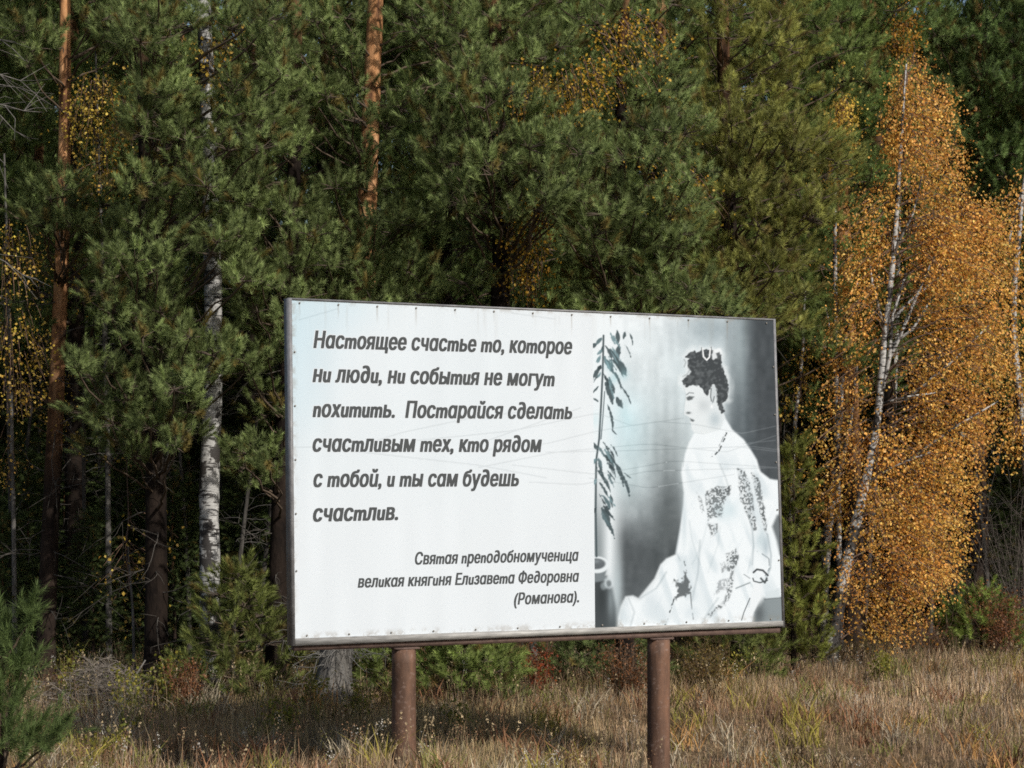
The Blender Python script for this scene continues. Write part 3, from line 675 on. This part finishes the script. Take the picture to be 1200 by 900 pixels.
young_pine('low bushy young pine seen under the billboard beside the left post',547,25,.98,.72,(1.2,1.2,.95),34)
young_pine('small round young pine under the billboard, left of the left post',452,25.3,.95,.4,(1.1,1.1,.9),16)
young_pine('sparse olive young pine between the white birch and the billboard',278,24.4,1.6,.85,(.85,.78,.6),22)
young_pine('narrow yellowish young pine growing against the right end of the billboard',930,28.4,3.3,.34,(1.0,.88,.55),27,base_r=.045)
young_pine('small dark young pine under the right half of the billboard',700,26.5,1.0,.75,(.7,.72,.7),22)
young_pine('low green young pine bush under the golden birch at the right edge',1150,31.5,1.0,.7,(1.0,1.05,.65),16)
young_pine('thin dark young pine standing behind the billboard right of centre',860,27.5,1.25,.6,(.8,.75,.6),18)
def near_sapling():
    Y=14.2; px=2; x=(px-600)/F*Y; z=float(ground_z(x,Y)); o=np.array((x,Y,z))
    root=empty('pine_sapling',(x,Y,z),'bright green pine sapling close by at the lower left edge','sapling')
    MB().tube([(0,0,t*1.5-.1) for t in np.linspace(0,1,7)],np.linspace(.028,.008,7),8).build('trunk',M['pine_bark'],root,smooth=True)
    cr=MB();tw=MB()
    tips=[(-12,730,0),(34,728,-.1),(6,760,0),(26,785,-.2),(20,800,.1),(-5,800,-.2),(66,862,-.3),(52,878,.1),(28,885,-.2),(8,882,.2),(-20,780,.2),(-30,840,.1),(0,835,-.25),(20,826,.05),(-8,750,.15),(-15,800,.3),(40,870,.0),(10,868,-.1),(-5,858,.2),(15,845,.3),(-14,770,-.2)]
    for a,b,d in tips:
        c=W(a,b,Y+d); s=o+np.array((0,0,max(.08,c[2]-z-.30))); Pp=limb(tw,s,c,.012,.006,sag=.05)
        d0=unit((Pp[-1]-Pp[-3])+np.array((0,0,.05 if b>850 else .22))); g=np.array((.095,.135,.042))
        pts=[];ds=[]
        for t in np.linspace(0,1,7):
            pts.append(Pp[-2]*(1-t)+(c+d0*.10)*t); ds.append(d0)
        for _ in range(12):
            pts.append(c+rng.normal(size=3)*.05); ds.append(unit(d0+rng.normal(size=3)*.45))
        pts=np.array(pts);ds=np.array(ds)
        add_shoots(cr,pts,ds,np.tile(g,(len(pts),1))*(.8+.5*rng.random((len(pts),1))),.16,60,.075,.0042)
    cr.build('crown',M['needle'],root,origin=o); tw.build('limbs',M['twig'],root,origin=o)
near_sapling()
# ---------------------------------------------------------------- birches
def path_birch(label,pts,Y,widths,branches,sprays,name='birch_tree',cat='birch tree',group=None,leafsize=.045,cols=None,dY=.6,density=26,weights=(.5,.3,.2),bark='birch_bark'):
    """birch whose stem follows the given picture points at distance Y; boughs leave it, leaf sprays fill the outlines"""
    P=np.array([W(a,b,Y) for a,b in pts]); gz=float(ground_z(P[0][0],Y)); o=np.array((P[0][0],Y,gz))
    P[0][2]=gz-.2
    t=np.linspace(0,len(P)-1,len(P)*7); Q=np.stack([np.interp(t,range(len(P)),P[:,k]) for k in range(3)],1)
    K=np.ones(5)/5; Qs=Q.copy()
    for k in range(2): Qs[2:-2,k]=np.convolve(Q[:,k],K,'valid')
    r=np.interp(t,range(len(P)),np.array(widths)/F*Y/2)
    root=empty(name,tuple(o),label,cat,group)
    MB().tube(Qs,r,14,wob=.03).build('trunk',M[bark],root,smooth=True,origin=o)
    lb=MB(); tw=MB(); cr=MB()
    for B_ in branches:
        (pp,ws)=B_; dd=rnd.uniform(-.5,.5); q=[]
        for i,(a,b) in enumerate(pp): q.append(W(a,b,Y+dd*i/len(pp)))
        lb.tube(q,np.array(np.linspace(ws[0],ws[1],len(q)))/F*Y/2,8,wob=.04)
    if lb.n: lb.build('limbs',M['birch_bark'],root,smooth=True,origin=o)
    for poly,n,dl in sprays:
        for a,b in sample_poly(poly,n,5):
            c=W(a,b,Y+dl+rnd.gauss(0,dY)); s=Qs[int(np.argmin(np.abs(Qs[:,2]-(c[2]+.1))+.15*np.abs(Qs[:,0]-c[0])))]
            dirn=c-s; dirn[2]=0; nd=np.linalg.norm(dirn)+1e-6; st=c-dirn/nd*min(.45,nd)+np.array((0,0,.14))
            kw=dict(size=leafsize,w=weights)
            q=rnd.uniform(.78,1.2); g_=rnd.uniform(.9,1.12); kw['cols']=tuple((c0*q,c1*q*g_,c2*q) for c0,c1,c2 in (cols or GOLD))
            spray(cr,tw,st,c+np.array((0,0,-.22)),int(density*rnd.choice((.35,.7,1,1.3,1.8))),**kw)
            if rnd.random()<.12: limb(tw,s+np.array((0,0,-.3)),st,.012,.005,sag=-.06,col=(.13,.09,.07))
    if cr.n: cr.build('crown',M['leaf'],root,origin=o)
    if tw.n: tw.build('twigs',M['twig'],root,origin=o)
    return root
GOLD=((.71,.375,.085),(.75,.47,.13),(.58,.26,.055),(.46,.34,.09)); YEL=((.62,.42,.07),(.68,.48,.11),(.50,.29,.05)); OCH=((.40,.19,.03),(.48,.26,.04),(.30,.13,.025))
path_birch('large golden birch with a leaning white trunk right of the billboard',[(968,784),(985,690),(1006,600),(1028,500),(1036,400),(1048,290),(1054,200),(1060,100),(1062,75)],29.5,[21,15.5,12.5,10,8.5,6.5,4.5,3,1.5],
    [([(1032,440),(1052,400),(1075,345),(1095,300)],(6,2)),([(1038,410),(1070,385),(1092,350)],(5,2)),([(1040,380),(1075,345),(1110,318)],(5,1.5)),([(1027,475),(1062,465),(1098,460)],(3.5,1.5)),([(1014,568),(1050,545),(1090,530)],(5,1.5)),([(1030,475),(1042,420),(1046,370),(1062,320)],(6,2)),([(1036,385),(1022,330),(1018,300)],(4,1.5)),([(1045,300),(1070,250),(1082,200)],(4,1.5)),([(1060,470),(1120,420),(1160,380)],(4,1.5)),([(1050,550),(1120,500),(1170,470)],(4,1.5))],
    [([(1045,90),(1080,75),(1120,110),(1135,190),(1150,260),(1120,340),(1090,320),(1075,200),(1030,190)],240,.45),([(1080,280),(1150,230),(1195,250),(1200,420),(1180,480),(1150,560),(1140,640),(1120,690),(1085,700),(1050,600),(1080,480)],520,.3),([(1045,590),(1090,560),(1130,660),(1085,740),(1040,770),(1020,700)],120,.2),
     ([(990,230),(1050,200),(1035,320),(1000,420),(975,330),(960,300)],85,.2),([(965,330),(1020,330),(1010,480),(950,500)],55,.3),([(940,480),(1010,500),(990,620),(950,600)],45,.2),([(1010,520),(1060,480),(1080,580),(1020,650)],45,-.3),([(985,640),(1020,660),(1010,730),(985,740)],14,-.4)],cols=GOLD,density=44,leafsize=.038)
path_birch('slender white birch stem left of the large golden birch trunk',[(962,772),(968,640),(978,560),(985,470),(990,395),(1005,330)],31.5,[12,11,9,7,5,2],[([(975,590),(996,500),(1004,430)],(7,3)),([(986,450),(975,400),(968,360)],(3,1.5))],[([(950,560),(1000,560),(990,640),(945,620)],18,-.3),([(960,380),(1010,340),(1010,470),(965,480)],22,0)],cols=GOLD)
path_birch('thin white birch stem close to the right end of the billboard',[(930,775),(927,600),(931,500),(940,420),(944,330)],31,[7,6,5,4,2],[],[([(915,530),(940,520),(945,570),(920,580)],10,-.3),([(915,420),(960,400),(950,480),(920,480)],16,0)],cols=YEL)
path_birch('small bright yellow birch top left of the golden birch crown',[(985,775),(980,500),(978,250),(980,90)],32,[9,7,4,1],[],[([(960,200),(945,160),(975,130),(985,75),(1002,110),(1002,180),(990,220)],95,-1.0)],cols=YEL,dY=.3,density=24)
path_birch('golden birch at the right edge behind the large golden birch',[(1215,775),(1205,560),(1185,380),(1198,230),(1205,180)],31.5,[13,11,8,5,2],[([(1178,300),(1190,250),(1200,215)],(4,1.5))],[([(1150,240),(1215,190),(1215,500),(1165,540),(1150,400)],95,-.2),([(1180,430),(1240,420),(1240,520),(1180,540)],40,0)],cols=GOLD)
path_birch('orange leaved birch twig hanging in the dark pines near the top right',[(1035,775),(1050,400),(1055,150),(1058,-20)],35.5,[9,7,5,4],[],[([(1045,10),(1070,5),(1075,60),(1055,80),(1045,50)],34,-2.2)],cols=OCH,dY=.2)
path_birch('tall white birch with a straight black marked trunk left of the billboard',[(246,800),(246,690),(245,560),(250,450),(250,330),(246,220),(244,130),(240,40),(236,-40),(230,-250)],25.0,[26,24,23,22,21,20,19,17,15,9],
    [],[([(215,60),(290,20),(280,110),(220,120)],14,.2)],cols=YEL)
path_birch('yellow leaved young birch hanging between the two left pines',[(128,815),(126,500),(118,250),(112,60)],27.5,[8,6,4,2],[],[([(75,100),(130,85),(150,150),(140,215),(90,180),(75,140)],75,-1.9),([(140,80),(200,60),(215,190),(160,250)],34,-2.0),([(70,190),(140,200),(110,260),(75,230)],12,0)],cols=YEL,dY=.4,density=16,leafsize=.038,bark='greywood')
path_birch('thin yellow birch with sparse leaves at the left edge of the forest',[(18,815),(16,600),(10,350),(5,180)],27,[7,5,4,2],[],[([(0,260),(45,270),(50,350),(60,440),(40,480),(0,480)],85,-1.6),([(70,380),(110,480),(85,530),(65,470)],16,-.2),([(0,480),(25,540),(0,570)],8,-.2),([(50,300),(120,300),(100,360),(60,350)],14,-.2)],cols=YEL,dY=.3,density=13,leafsize=.037,bark='greywood')
path_birch('sapling with scattered yellow leaves in the dark left of the white birch',[(158,820),(156,720),(150,640)],25.6,[4,3,2],[],[([(115,620),(165,600),(210,610),(200,680),(165,740),(135,700),(105,690)],30,0),([(90,490),(130,500),(160,540),(120,560)],5,0)],cols=YEL,dY=.25,density=7,bark='greywood')
path_birch('golden birch showing through the pines above the billboard middle',[(625,800),(625,500),(620,250),(640,60)],29,[10,8,6,3],[],[([(590,70),(660,90),(700,60),(720,110),(670,140),(600,130)],80,-4.4),([(590,235),(640,225),(645,265),(630,350),(600,330)],80,-4.2),([(700,20),(800,20),(800,80),(720,110)],44,-4.1),([(760,180),(810,160),(860,240),(790,250)],26,-3.6)],cols=((.50,.32,.04),(.44,.26,.03),(.38,.20,.025)),dY=.3,density=16,leafsize=.037,bark='greywood')
# ---------------------------------------------------------------- trees deeper in the forest (copies of three pines and one spruce)
def back_pine(kind):
    h=(15,13.5,16.5)[kind]; root=empty('pine_tree',(0,0,0),'pine deep in the forest half hidden behind the front row of trees','pine tree','pines deep in the forest')
    tm,P=trunk_mesh(h,.15,.04,(.3*kind-.2,.1),.10); tm.build('trunk',M['pine_bark_shaded'],root,smooth=True)
    cr=MB();tw=MB(); n=92
    for i in range(n):
        t=(i+.5)/n; zc=3.6+(h-3.6)*t; L=(2.1*(1-t)**.7+.3)*rnd.uniform(.35,1.05); a=i*2.4+rnd.uniform(-.5,.5)
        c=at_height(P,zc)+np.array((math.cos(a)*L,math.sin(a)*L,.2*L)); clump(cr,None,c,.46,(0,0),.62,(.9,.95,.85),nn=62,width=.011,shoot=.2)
        if i%2==0: limb(tw,at_height(P,zc-.3),c,.025,.008)
    for i in range(34):
        zz=rnd.uniform(.6,5); a=rnd.uniform(0,6.28); dead_twigs(tw,at_height(P,zz),(math.cos(a),math.sin(a),rnd.uniform(-.3,.1)),rnd.uniform(.5,1.6),4,(.05,.045,.04))
    cr.build('crown',M['needle'],root); tw.build('limbs',M['twig'],root); return root
def spruce():
    root=empty('young_spruce',(0,0,0),'dark young spruce growing deep between the trunks','young spruce','young spruces deep in the forest')
    h=5.2; tm,P=trunk_mesh(h,.06,.012,(0,0),.03); tm.build('trunk',M['pine_bark'],root,smooth=True); cr=MB()
    for i in range(80):
        t=(i+.5)/80; L=1.35*(1-t)**.9*rnd.uniform(.5,1.05)+.08; a=i*2.4
        c=np.array((math.cos(a)*L,math.sin(a)*L,.25+h*.97*t-.15*L)); clump(cr,None,c,.34,(0,0),.6,(.42,.46,.42),nn=60,width=.011,shoot=.18,flat=.4,up=.1)  # low tint paints the shade between the trunks into the needles
    cr.build('crown',M['needle'],root); return root
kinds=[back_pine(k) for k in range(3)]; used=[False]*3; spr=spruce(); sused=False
spots=[]; 
def far_enough(x,y,d): return all((x-a)**2+(y-b)**2>d*d for a,b in spots)
tries=0
while len(spots)<92 and tries<4000:
    tries+=1; y=rnd.uniform(28.5,58); x=rnd.uniform(-.33*y-3,.33*y+4)
    if x>3.2 and y<33.5+.15*x: continue
    if far_enough(x,y,1.7): spots.append((x,y))
spots+=[(-9.5,25.5),(-12,28),(-8.2,28.5),(10.5,34),(13,33)]
for i,(x,y) in enumerate(spots):
    k=i%3; z=float(ground_z(x,y)); s=rnd.uniform(.85,1.15); a=rnd.uniform(0,6.28)
    if not used[k]: o=kinds[k]; o.location=(x,y,z); o.rotation_euler.z=a; o.scale=(s,)*3; used[k]=True
    else: copy_tree(kinds[k],(x,y,z),a,s)
for i in range(75):
    y=rnd.uniform(31,58); x=rnd.uniform(-.33*y-1,.33*y+2) if i%3 else rnd.uniform(-.3*y,-.08*y)
    if x>3 and y<36: continue
    z=float(ground_z(x,y)); s=rnd.uniform(.6,1.25); a=rnd.uniform(0,6.28)
    if not sused: spr.location=(x,y,z); spr.rotation_euler.z=a; spr.scale=(s,)*3; sused=True
    else: copy_tree(spr,(x,y,z),a,s)
def far_forest():
    cr=MB()
    for i in range(900):
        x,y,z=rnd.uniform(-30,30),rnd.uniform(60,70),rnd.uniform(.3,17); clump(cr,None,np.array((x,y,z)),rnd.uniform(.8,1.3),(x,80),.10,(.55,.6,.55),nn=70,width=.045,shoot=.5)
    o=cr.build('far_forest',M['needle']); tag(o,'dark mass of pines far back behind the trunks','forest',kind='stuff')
far_forest()
for px,Y,s in ((30,28.5,.55),(75,29.5,.7),(110,27.6,.4),(150,29,.6),(205,28,.5),(225,30,.75),(290,28.2,.55),(320,29.5,.8),(350,27.6,.6),(20,31,.9),(120,31.5,.8),(185,31.5,.9),(260,31.5,.9),(60,32,1.0),(300,32,1.),(5,27.3,.4)):
    x=(px-600)/F*Y; copy_tree(spr,(x,Y,float(ground_z(x,Y))),rnd.uniform(0,6.28),s)
# thin dead stems in the dark left of the billboard
for px,Y,wd,h in ((20,29,9,5),(45,30.5,7,6),(98,28,8,4.5),(122,31,6,6),(140,29.5,7,5),(150,33,8,7),(205,29,6,5),(222,28,7,5),(272,26.8,8,4.6),(283,28.5,6,5),(300,27.5,7,5),(312,30,8,6),(75,33,8,7),(5,27.5,8,5),(190,34,8,7),(385,27,8,6),(560,30,8,6),(905,33,6,5),(890,31.5,7,4),(1010,35,8,6),(1090,35,6,5),(1160,35,7,5)):
    x=(px-600)/F*Y; z=float(ground_z(x,Y)); root=empty('dead_tree',(x,Y,z),'thin bare grey dead stem standing in the dark forest','dead tree','bare dead stems in the forest')
    tm,P=trunk_mesh(h,wd/F*Y/2,.008,(rnd.uniform(-.4,.4),rnd.uniform(-.3,.3)),.05,1.1,8); tm.build('trunk',M['stem'],root,smooth=True)
    tw=MB()
    for _ in range(14):
        zz=rnd.uniform(.5,h*.95); a=rnd.uniform(0,6.28); dead_twigs(tw,at_height(P,zz),(math.cos(a),math.sin(a),rnd.uniform(-.1,.5)),rnd.uniform(.3,.9),4,(.09,.085,.08),.006)
    tw.build('limbs',M['twig'],root)
# ---------------------------------------------------------------- shrubs, stump, brush
def twig_bush(name,label,cat,px,Y,w_,h,n,col,leaf=None,nl=0,leafsize=.03,dens=8,r=.006,group=None):
    x=(px-600)/F*Y; z=float(ground_z(x,Y)); root=empty(name,(x,Y,z),label,cat,group); tw=MB(); cr=MB()
    for i in range(n):
        a=rnd.uniform(0,6.28); q=rnd.random()**.6; d=np.array((math.cos(a)*q*w_/2/h,math.sin(a)*q*w_/2/h*.8,1.)); L=h*rnd.uniform(.55,1.05)
        P=[np.array((math.cos(a)*.06,math.sin(a)*.06,-.05))]; dd=unit(d*np.array((.6,.6,1)))
        for k in range(5): dd=unit(dd+.16*d+rng.normal(size=3)*.13); P.append(P[-1]+dd*L/5)
        tw.tube(P,np.linspace(r,r*.3,6),4,np.array(col)*rnd.uniform(.7,1.3),0,False)
        for k in range(5):
            j=rnd.randint(2,5); e=unit(rng.normal(size=3)+np.array((0,0,.5))); tw.tube([P[j],P[j]+e*L*.12+rng.normal(size=3)*.01,P[j]+e*L*.24],[r*.45,r*.35,r*.2],3,np.array(col)*rnd.uniform(.7,1.3),0,False)
        if leaf:
            for k in range(nl):
                j=rnd.randint(2,5); birch_leaves(cr,P[j]+rng.normal(size=(dens,3))*.07*h**.5,leafsize,leaf,(.5,.3,.2))
    tw.build('stems',M['twig'],root)
    if cr.n: cr.build('leaves',M['leaf'],root)
    return root
BR=((.20,.085,.035),(.26,.12,.05),(.14,.06,.03)); RED=((.20,.045,.02),(.26,.075,.025),(.14,.04,.018)); LIME=((.20,.20,.035),(.28,.24,.04),(.14,.16,.03)); DGR=((.06,.08,.025),(.09,.10,.03),(.05,.06,.02))
twig_bush('bare_shrub','dark leafless shrub at the right edge behind the brown bush','shrub',1195,32.5,1.5,2.7,60,(.10,.085,.075))
twig_bush('bare_shrub','dark grey leafless shrub right of the golden birch foot','shrub',1130,33,1.2,1.9,40,(.085,.07,.06))
twig_bush('autumn_bush','rusty brown leafy bush at the right edge below the golden birch','bush',1175,31,1.3,1.1,46,(.12,.07,.05),BR,6,.035)
twig_bush('autumn_bush','brown bush with thin twigs right of the golden birch trunk','bush',1090,31,1.1,.75,36,(.12,.08,.06),BR,2,.03)
twig_bush('autumn_bush','small red leaved bush seen under the billboard between the posts','bush',632,25.2,.45,.75,12,(.14,.06,.04),RED,5,.035)
twig_bush('autumn_bush','brown tangled bush under the billboard near the right post','bush',735,25.2,1.3,.75,50,(.13,.09,.06),BR,3,.03)
twig_bush('autumn_bush','olive brown bush beside the right post under the billboard','bush',825,26,1.2,.7,40,(.12,.09,.05),((.16,.12,.035),(.20,.13,.04),(.12,.08,.03)),5,.03)
twig_bush('autumn_bush','reddish brown dry bush in front of the white birch foot','bush',220,23.6,.5,.6,20,(.20,.10,.06),BR,6,.025)
for lab,px,Y,ww,h in (('yellow green leafy herb left of the brush pile','88',24,.25,.75),('bright green leafy herb right of the brush pile','152',23.4,.35,.65),('tall thin yellow green herb between the brush pile and white birch','195',23.8,.2,.75),('small yellow green herb in the grass near the left post','424',22.6,.25,.4),('yellow green herb in the grass right of the left post','535',22,.25,.42),('yellow green herb clump below the right end of the billboard','855',26.5,.8,.55),('pale green herb in the grass at the right','1035',27.5,.3,.4),('lime herb at the foot of the grey stump','365',23,.3,.45),('yellow green herb low in the grass at the bottom left','130',19.6,.5,.4),('pale green herb in the grass left of the grey stump','330',21.5,.3,.42)):
    twig_bush('leafy_herb',lab,'herb',float(px),Y,ww,h,12,(.12,.12,.04),LIME,5,.038,6,.004)
def brush_pile():
    px,Y=118,24; x=(px-600)/F*Y; z=float(ground_z(x,Y)); root=empty('brush_pile',(x,Y,z),'heap of grey dead branches and dry fern left of the white birch','brush pile'); tw=MB()
    for i in range(260):
        a=rnd.gauss(0,.36);b=rnd.gauss(0,.3); hgt=.52*math.exp(-(a/.5)**2)*rnd.random()**.5+.04; d=unit(np.array((rnd.gauss(0,1),rnd.gauss(0,.6),rnd.gauss(0,.22))))
        dead_twigs(tw,np.array((a,b,hgt))-d*.2,d,rnd.uniform(.25,.6),4,np.array((.19,.165,.14))*rnd.uniform(.5,1.25),.006)
    tw.build('branches',M['twig'],root); lg=MB(); lg.tube([(.05,-.3,.0),(.35,-.25,.28),(.56,-.2,.62)],[.018,.014,.008],6); lg.build('long_branch',M['greywood'],root)
brush_pile()
def stump():
    px,Y=388,24.2; x=(px-600)/F*Y; z=float(ground_z(x,Y)); root=empty('broken_tree',(x,Y,z),'thick broken grey tree trunk behind the lower left billboard corner','broken tree')
    tm,P=trunk_mesh(1.7,.21,.17,(.05,.05),.03,1.4,18); tm.build('trunk',M['greywood'],root,smooth=True); tw=MB()
    for i in range(60):
        a=rnd.uniform(3.2,6.2); zz=rnd.uniform(.1,1.2); dead_twigs(tw,at_height(P,zz)+.17*np.array((math.cos(a),math.sin(a),0)),(math.cos(a),math.sin(a)*.8,rnd.uniform(-.6,.2)),rnd.uniform(.3,.8),4,(.15,.145,.135),.006)
    tw.build('limbs',M['twig'],root)
stump()
def dead_boughs():
    Y=25.3; x=(-60-600)/F*Y; z=float(ground_z(x,Y)); root=empty('dead_tree',(x,Y,z),'dead tree just outside the left edge, its bare grey branches reaching in at the top','dead tree')
    tm,P=trunk_mesh(11,.12,.04,(0,0),.05); tm.build('trunk',M['greywood'],root,smooth=True); tw=MB(); o=np.array((x,Y,z))
    for a,b in ((35,5),(30,60),(20,70),(38,85),(25,120),(10,100),(30,150),(45,330),(60,250)):
        e=W(a,b,Y-.5)-o; s=at_height(P,e[2]+rnd.uniform(-.3,.3)); dead_twigs(tw,s,e-s,np.linalg.norm(e-s)*1.15,9,(.15,.14,.13),.011)
    tw.build('limbs',M['twig'],root)
dead_boughs()
# ---------------------------------------------------------------- dry grass
def blades(mb,X,Yp,h,col,width=.006,lean=.35,gz=None):
    n=len(X); Z=ground_z(X,Yp)-.02; a=rng.random(n)*6.28; l=lean*h*(.3+rng.random(n)); dx,dy=np.cos(a)*l,np.sin(a)*l
    P0=np.stack([X,Yp,Z],1); P1=P0+np.stack([dx*.3,dy*.3,h*.55],1); P2=P0+np.stack([dx,dy,h],1)
    b=rng.random(n)*6.28; s=np.stack([np.cos(b),np.sin(b),0*b],1)*(width/2)
    V=np.stack([P0-s,P0+s,P1-s*.8,P1+s*.8,P2],1).reshape(-1,3); i=np.arange(n)[:,None]*5
    T=np.vstack([i+np.array([[0,1,3]]),i+np.array([[0,3,2]]),i+np.array([[2,3,4]])])
    mb.add(V,T,None,np.repeat(col,5,0)); return P2
def field(n,x0,x1,y0,y1):
    X=rng.uniform(x0,x1,n); Yp=rng.uniform(y0,y1,n); return X,Yp
def build_grass():
    mb=MB()
    X,Yp=field(210000,-8.5,10.5,15.5,33)
    edge=24.5+.42*np.clip(X,-6,12)*(X>0)+1.2*ss(0,3,X)
    keep=(Yp<edge+2.5+rng.normal(size=len(X))*1.0)&(np.abs(X)<Yp*.27+1.6); X,Yp=X[keep],Yp[keep]
    n1=value_noise(X,Yp,1.3,31); n2=value_noise(X,Yp,.45,32); n3=value_noise(X,Yp,2.6,33)
    tan=np.array((.43,.315,.178)); red=np.array((.32,.205,.11)); grey=np.array((.34,.295,.225)); oliv=np.array((.24,.21,.08)); dark=np.array((.10,.07,.045))
    k=rng.random(len(X)); C=np.where((k<.50)[:,None],tan,np.where((k<.68)[:,None],red,np.where((k<.84)[:,None],grey,np.where((k<.93)[:,None],oliv,dark))))
    C=C*(1-ss(.5,.75,n1)[:,None]*.5)+red*ss(.5,.75,n1)[:,None]*.5
    C=C*(1-ss(.55,.8,n3)[:,None]*.5)+oliv*ss(.55,.8,n3)[:,None]*.5
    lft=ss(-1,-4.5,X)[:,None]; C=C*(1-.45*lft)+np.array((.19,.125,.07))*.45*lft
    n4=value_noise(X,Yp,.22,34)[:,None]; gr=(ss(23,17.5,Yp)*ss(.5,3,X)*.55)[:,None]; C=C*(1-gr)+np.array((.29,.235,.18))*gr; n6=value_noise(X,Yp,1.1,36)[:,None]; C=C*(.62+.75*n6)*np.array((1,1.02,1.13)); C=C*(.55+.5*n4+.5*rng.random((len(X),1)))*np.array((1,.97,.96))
    n5=value_noise(X,Yp,.9,35); h=(.06+.165*rng.random(len(X))**1.8)*(.35+1.3*n2)*(.6+.8*n5)
    h*=1-.45*ss(.5,2.5,X)*ss(23,19,Yp)
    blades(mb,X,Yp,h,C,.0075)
    # flattened straw lying in patches
    X,Yp=field(30000,-8,10,15.5,31); ok=value_noise(X,Yp,.7,61)>.55; X,Yp=X[ok],Yp[ok]
    C=np.where(rng.random((len(X),1))<.5,np.array((.40,.31,.19)),np.array((.26,.19,.12)))*(.6+.7*rng.random((len(X),1))); blades(mb,X,Yp,rng.uniform(.06,.14,len(X)),C,.008,3.0)
    # tufts of broad yellowish and olive leaves
    cx,cy=field(520,-8,10,16,29); m=34; X=np.repeat(cx,m)+rng.normal(size=520*m)*.11; Yp=np.repeat(cy,m)+rng.normal(size=520*m)*.11
    pal=np.array(((.26,.22,.05),(.17,.17,.05),(.32,.18,.07),(.22,.11,.06),(.14,.10,.06),(.33,.28,.20))); C=np.repeat(pal[rng.integers(0,6,520)],m,0)*(.6+.8*rng.random((520*m,1)))
    blades(mb,X,Yp,np.repeat(rng.uniform(.12,.4,520),m)*(.6+.6*rng.random(520*m)),C,.016,.8)
    # tall pale stalks with seed heads
    X,Yp=field(2600,-7.5,9.5,16,29); ok=value_noise(X,Yp,.8,41)>.45; X,Yp=X[ok],Yp[ok]; n=len(X)
    h=rng.uniform(.22,.55,n); C=np.array((.36,.28,.17))*(.6+.6*rng.random((n,1)))
    tip=blades(mb,X,Yp,h,C,.006,.22)
    for j in range(6):
        q=tip+rng.normal(size=tip.shape)*np.array((.008,.008,.028)); s=rng.normal(size=tip.shape)*.006; u=rng.normal(size=tip.shape)*.006+np.array((0,0,.016))
        V=np.stack([q-s,q+s,q+u],1).reshape(-1,3); mb.add(V,np.arange(len(V)).reshape(-1,3),None,np.repeat(C*1.1,3,0))
    o=mb.build('dry_grass',M['grass']); tag(o,'dry tan and russet grass covering the field','grass',kind='stuff')
    # weeds with dark heads and fluffy grey heads
    wd=MB()
    for (n,hc,hs,hh,cc) in ((380,(.12,.075,.05),.03,(.3,.6),(.14,.09,.06)),(110,(.42,.40,.36),.022,(.25,.5),(.25,.2,.14)),(900,(.22,.13,.075),.03,(.2,.5),(.2,.12,.07)),(500,(.20,.19,.05),.03,(.15,.4),(.16,.15,.05))):
        X,Yp=field(n,-7.5,9.5,16,28.5); h=rng.uniform(*hh,n); C=np.tile(cc,(n,1))*(.6+.7*rng.random((n,1))); tip=blades(wd,X,Yp,h,C,.008,.15)
        for j in range(26):
            q=tip+rng.normal(size=tip.shape)*np.array((1,1,1.9))*hs+np.array((0,0,-hs*2))
            e=unit(rng.normal(size=tip.shape)); f=unit(np.cross(e,rng.normal(size=tip.shape))); s=.007
            V=np.stack([q-e*s,q+e*s,q+f*s*1.6],1).reshape(-1,3); wd.add(V,np.arange(len(V)).reshape(-1,3),None,np.repeat(np.tile(hc,(n,1))*(.6+.8*rng.random((n,1))),3,0))
    o=wd.build('dry_weeds',M['grass']); tag(o,'dry weeds with brown and fluffy grey heads in the grass','weeds',kind='stuff')
    # low litter and undergrowth at the forest edge
    ug=MB(); X,Yp=field(26000,-9,11,22,34); edge=24.2+.42*np.clip(X,0,12)+1.2*ss(0,3,X); ok=(Yp>edge-.3)&(Yp<edge+5); X,Yp=X[ok],Yp[ok]; n=len(X)
    k=rng.random((n,1)); C=np.where(k<.45,np.array((.13,.09,.05)),np.where(k<.8,np.array((.09,.065,.045)),np.array((.10,.10,.04))))*(.6+.7*rng.random((n,1)))
    blades(ug,X,Yp,rng.uniform(.1,.5,n)*(.5+value_noise(X,Yp,.6,51)),C,.009,.6)
    o=ug.build('undergrowth',M['grass']); tag(o,'brown undergrowth at the dark forest edge','undergrowth',kind='stuff')
build_grass()
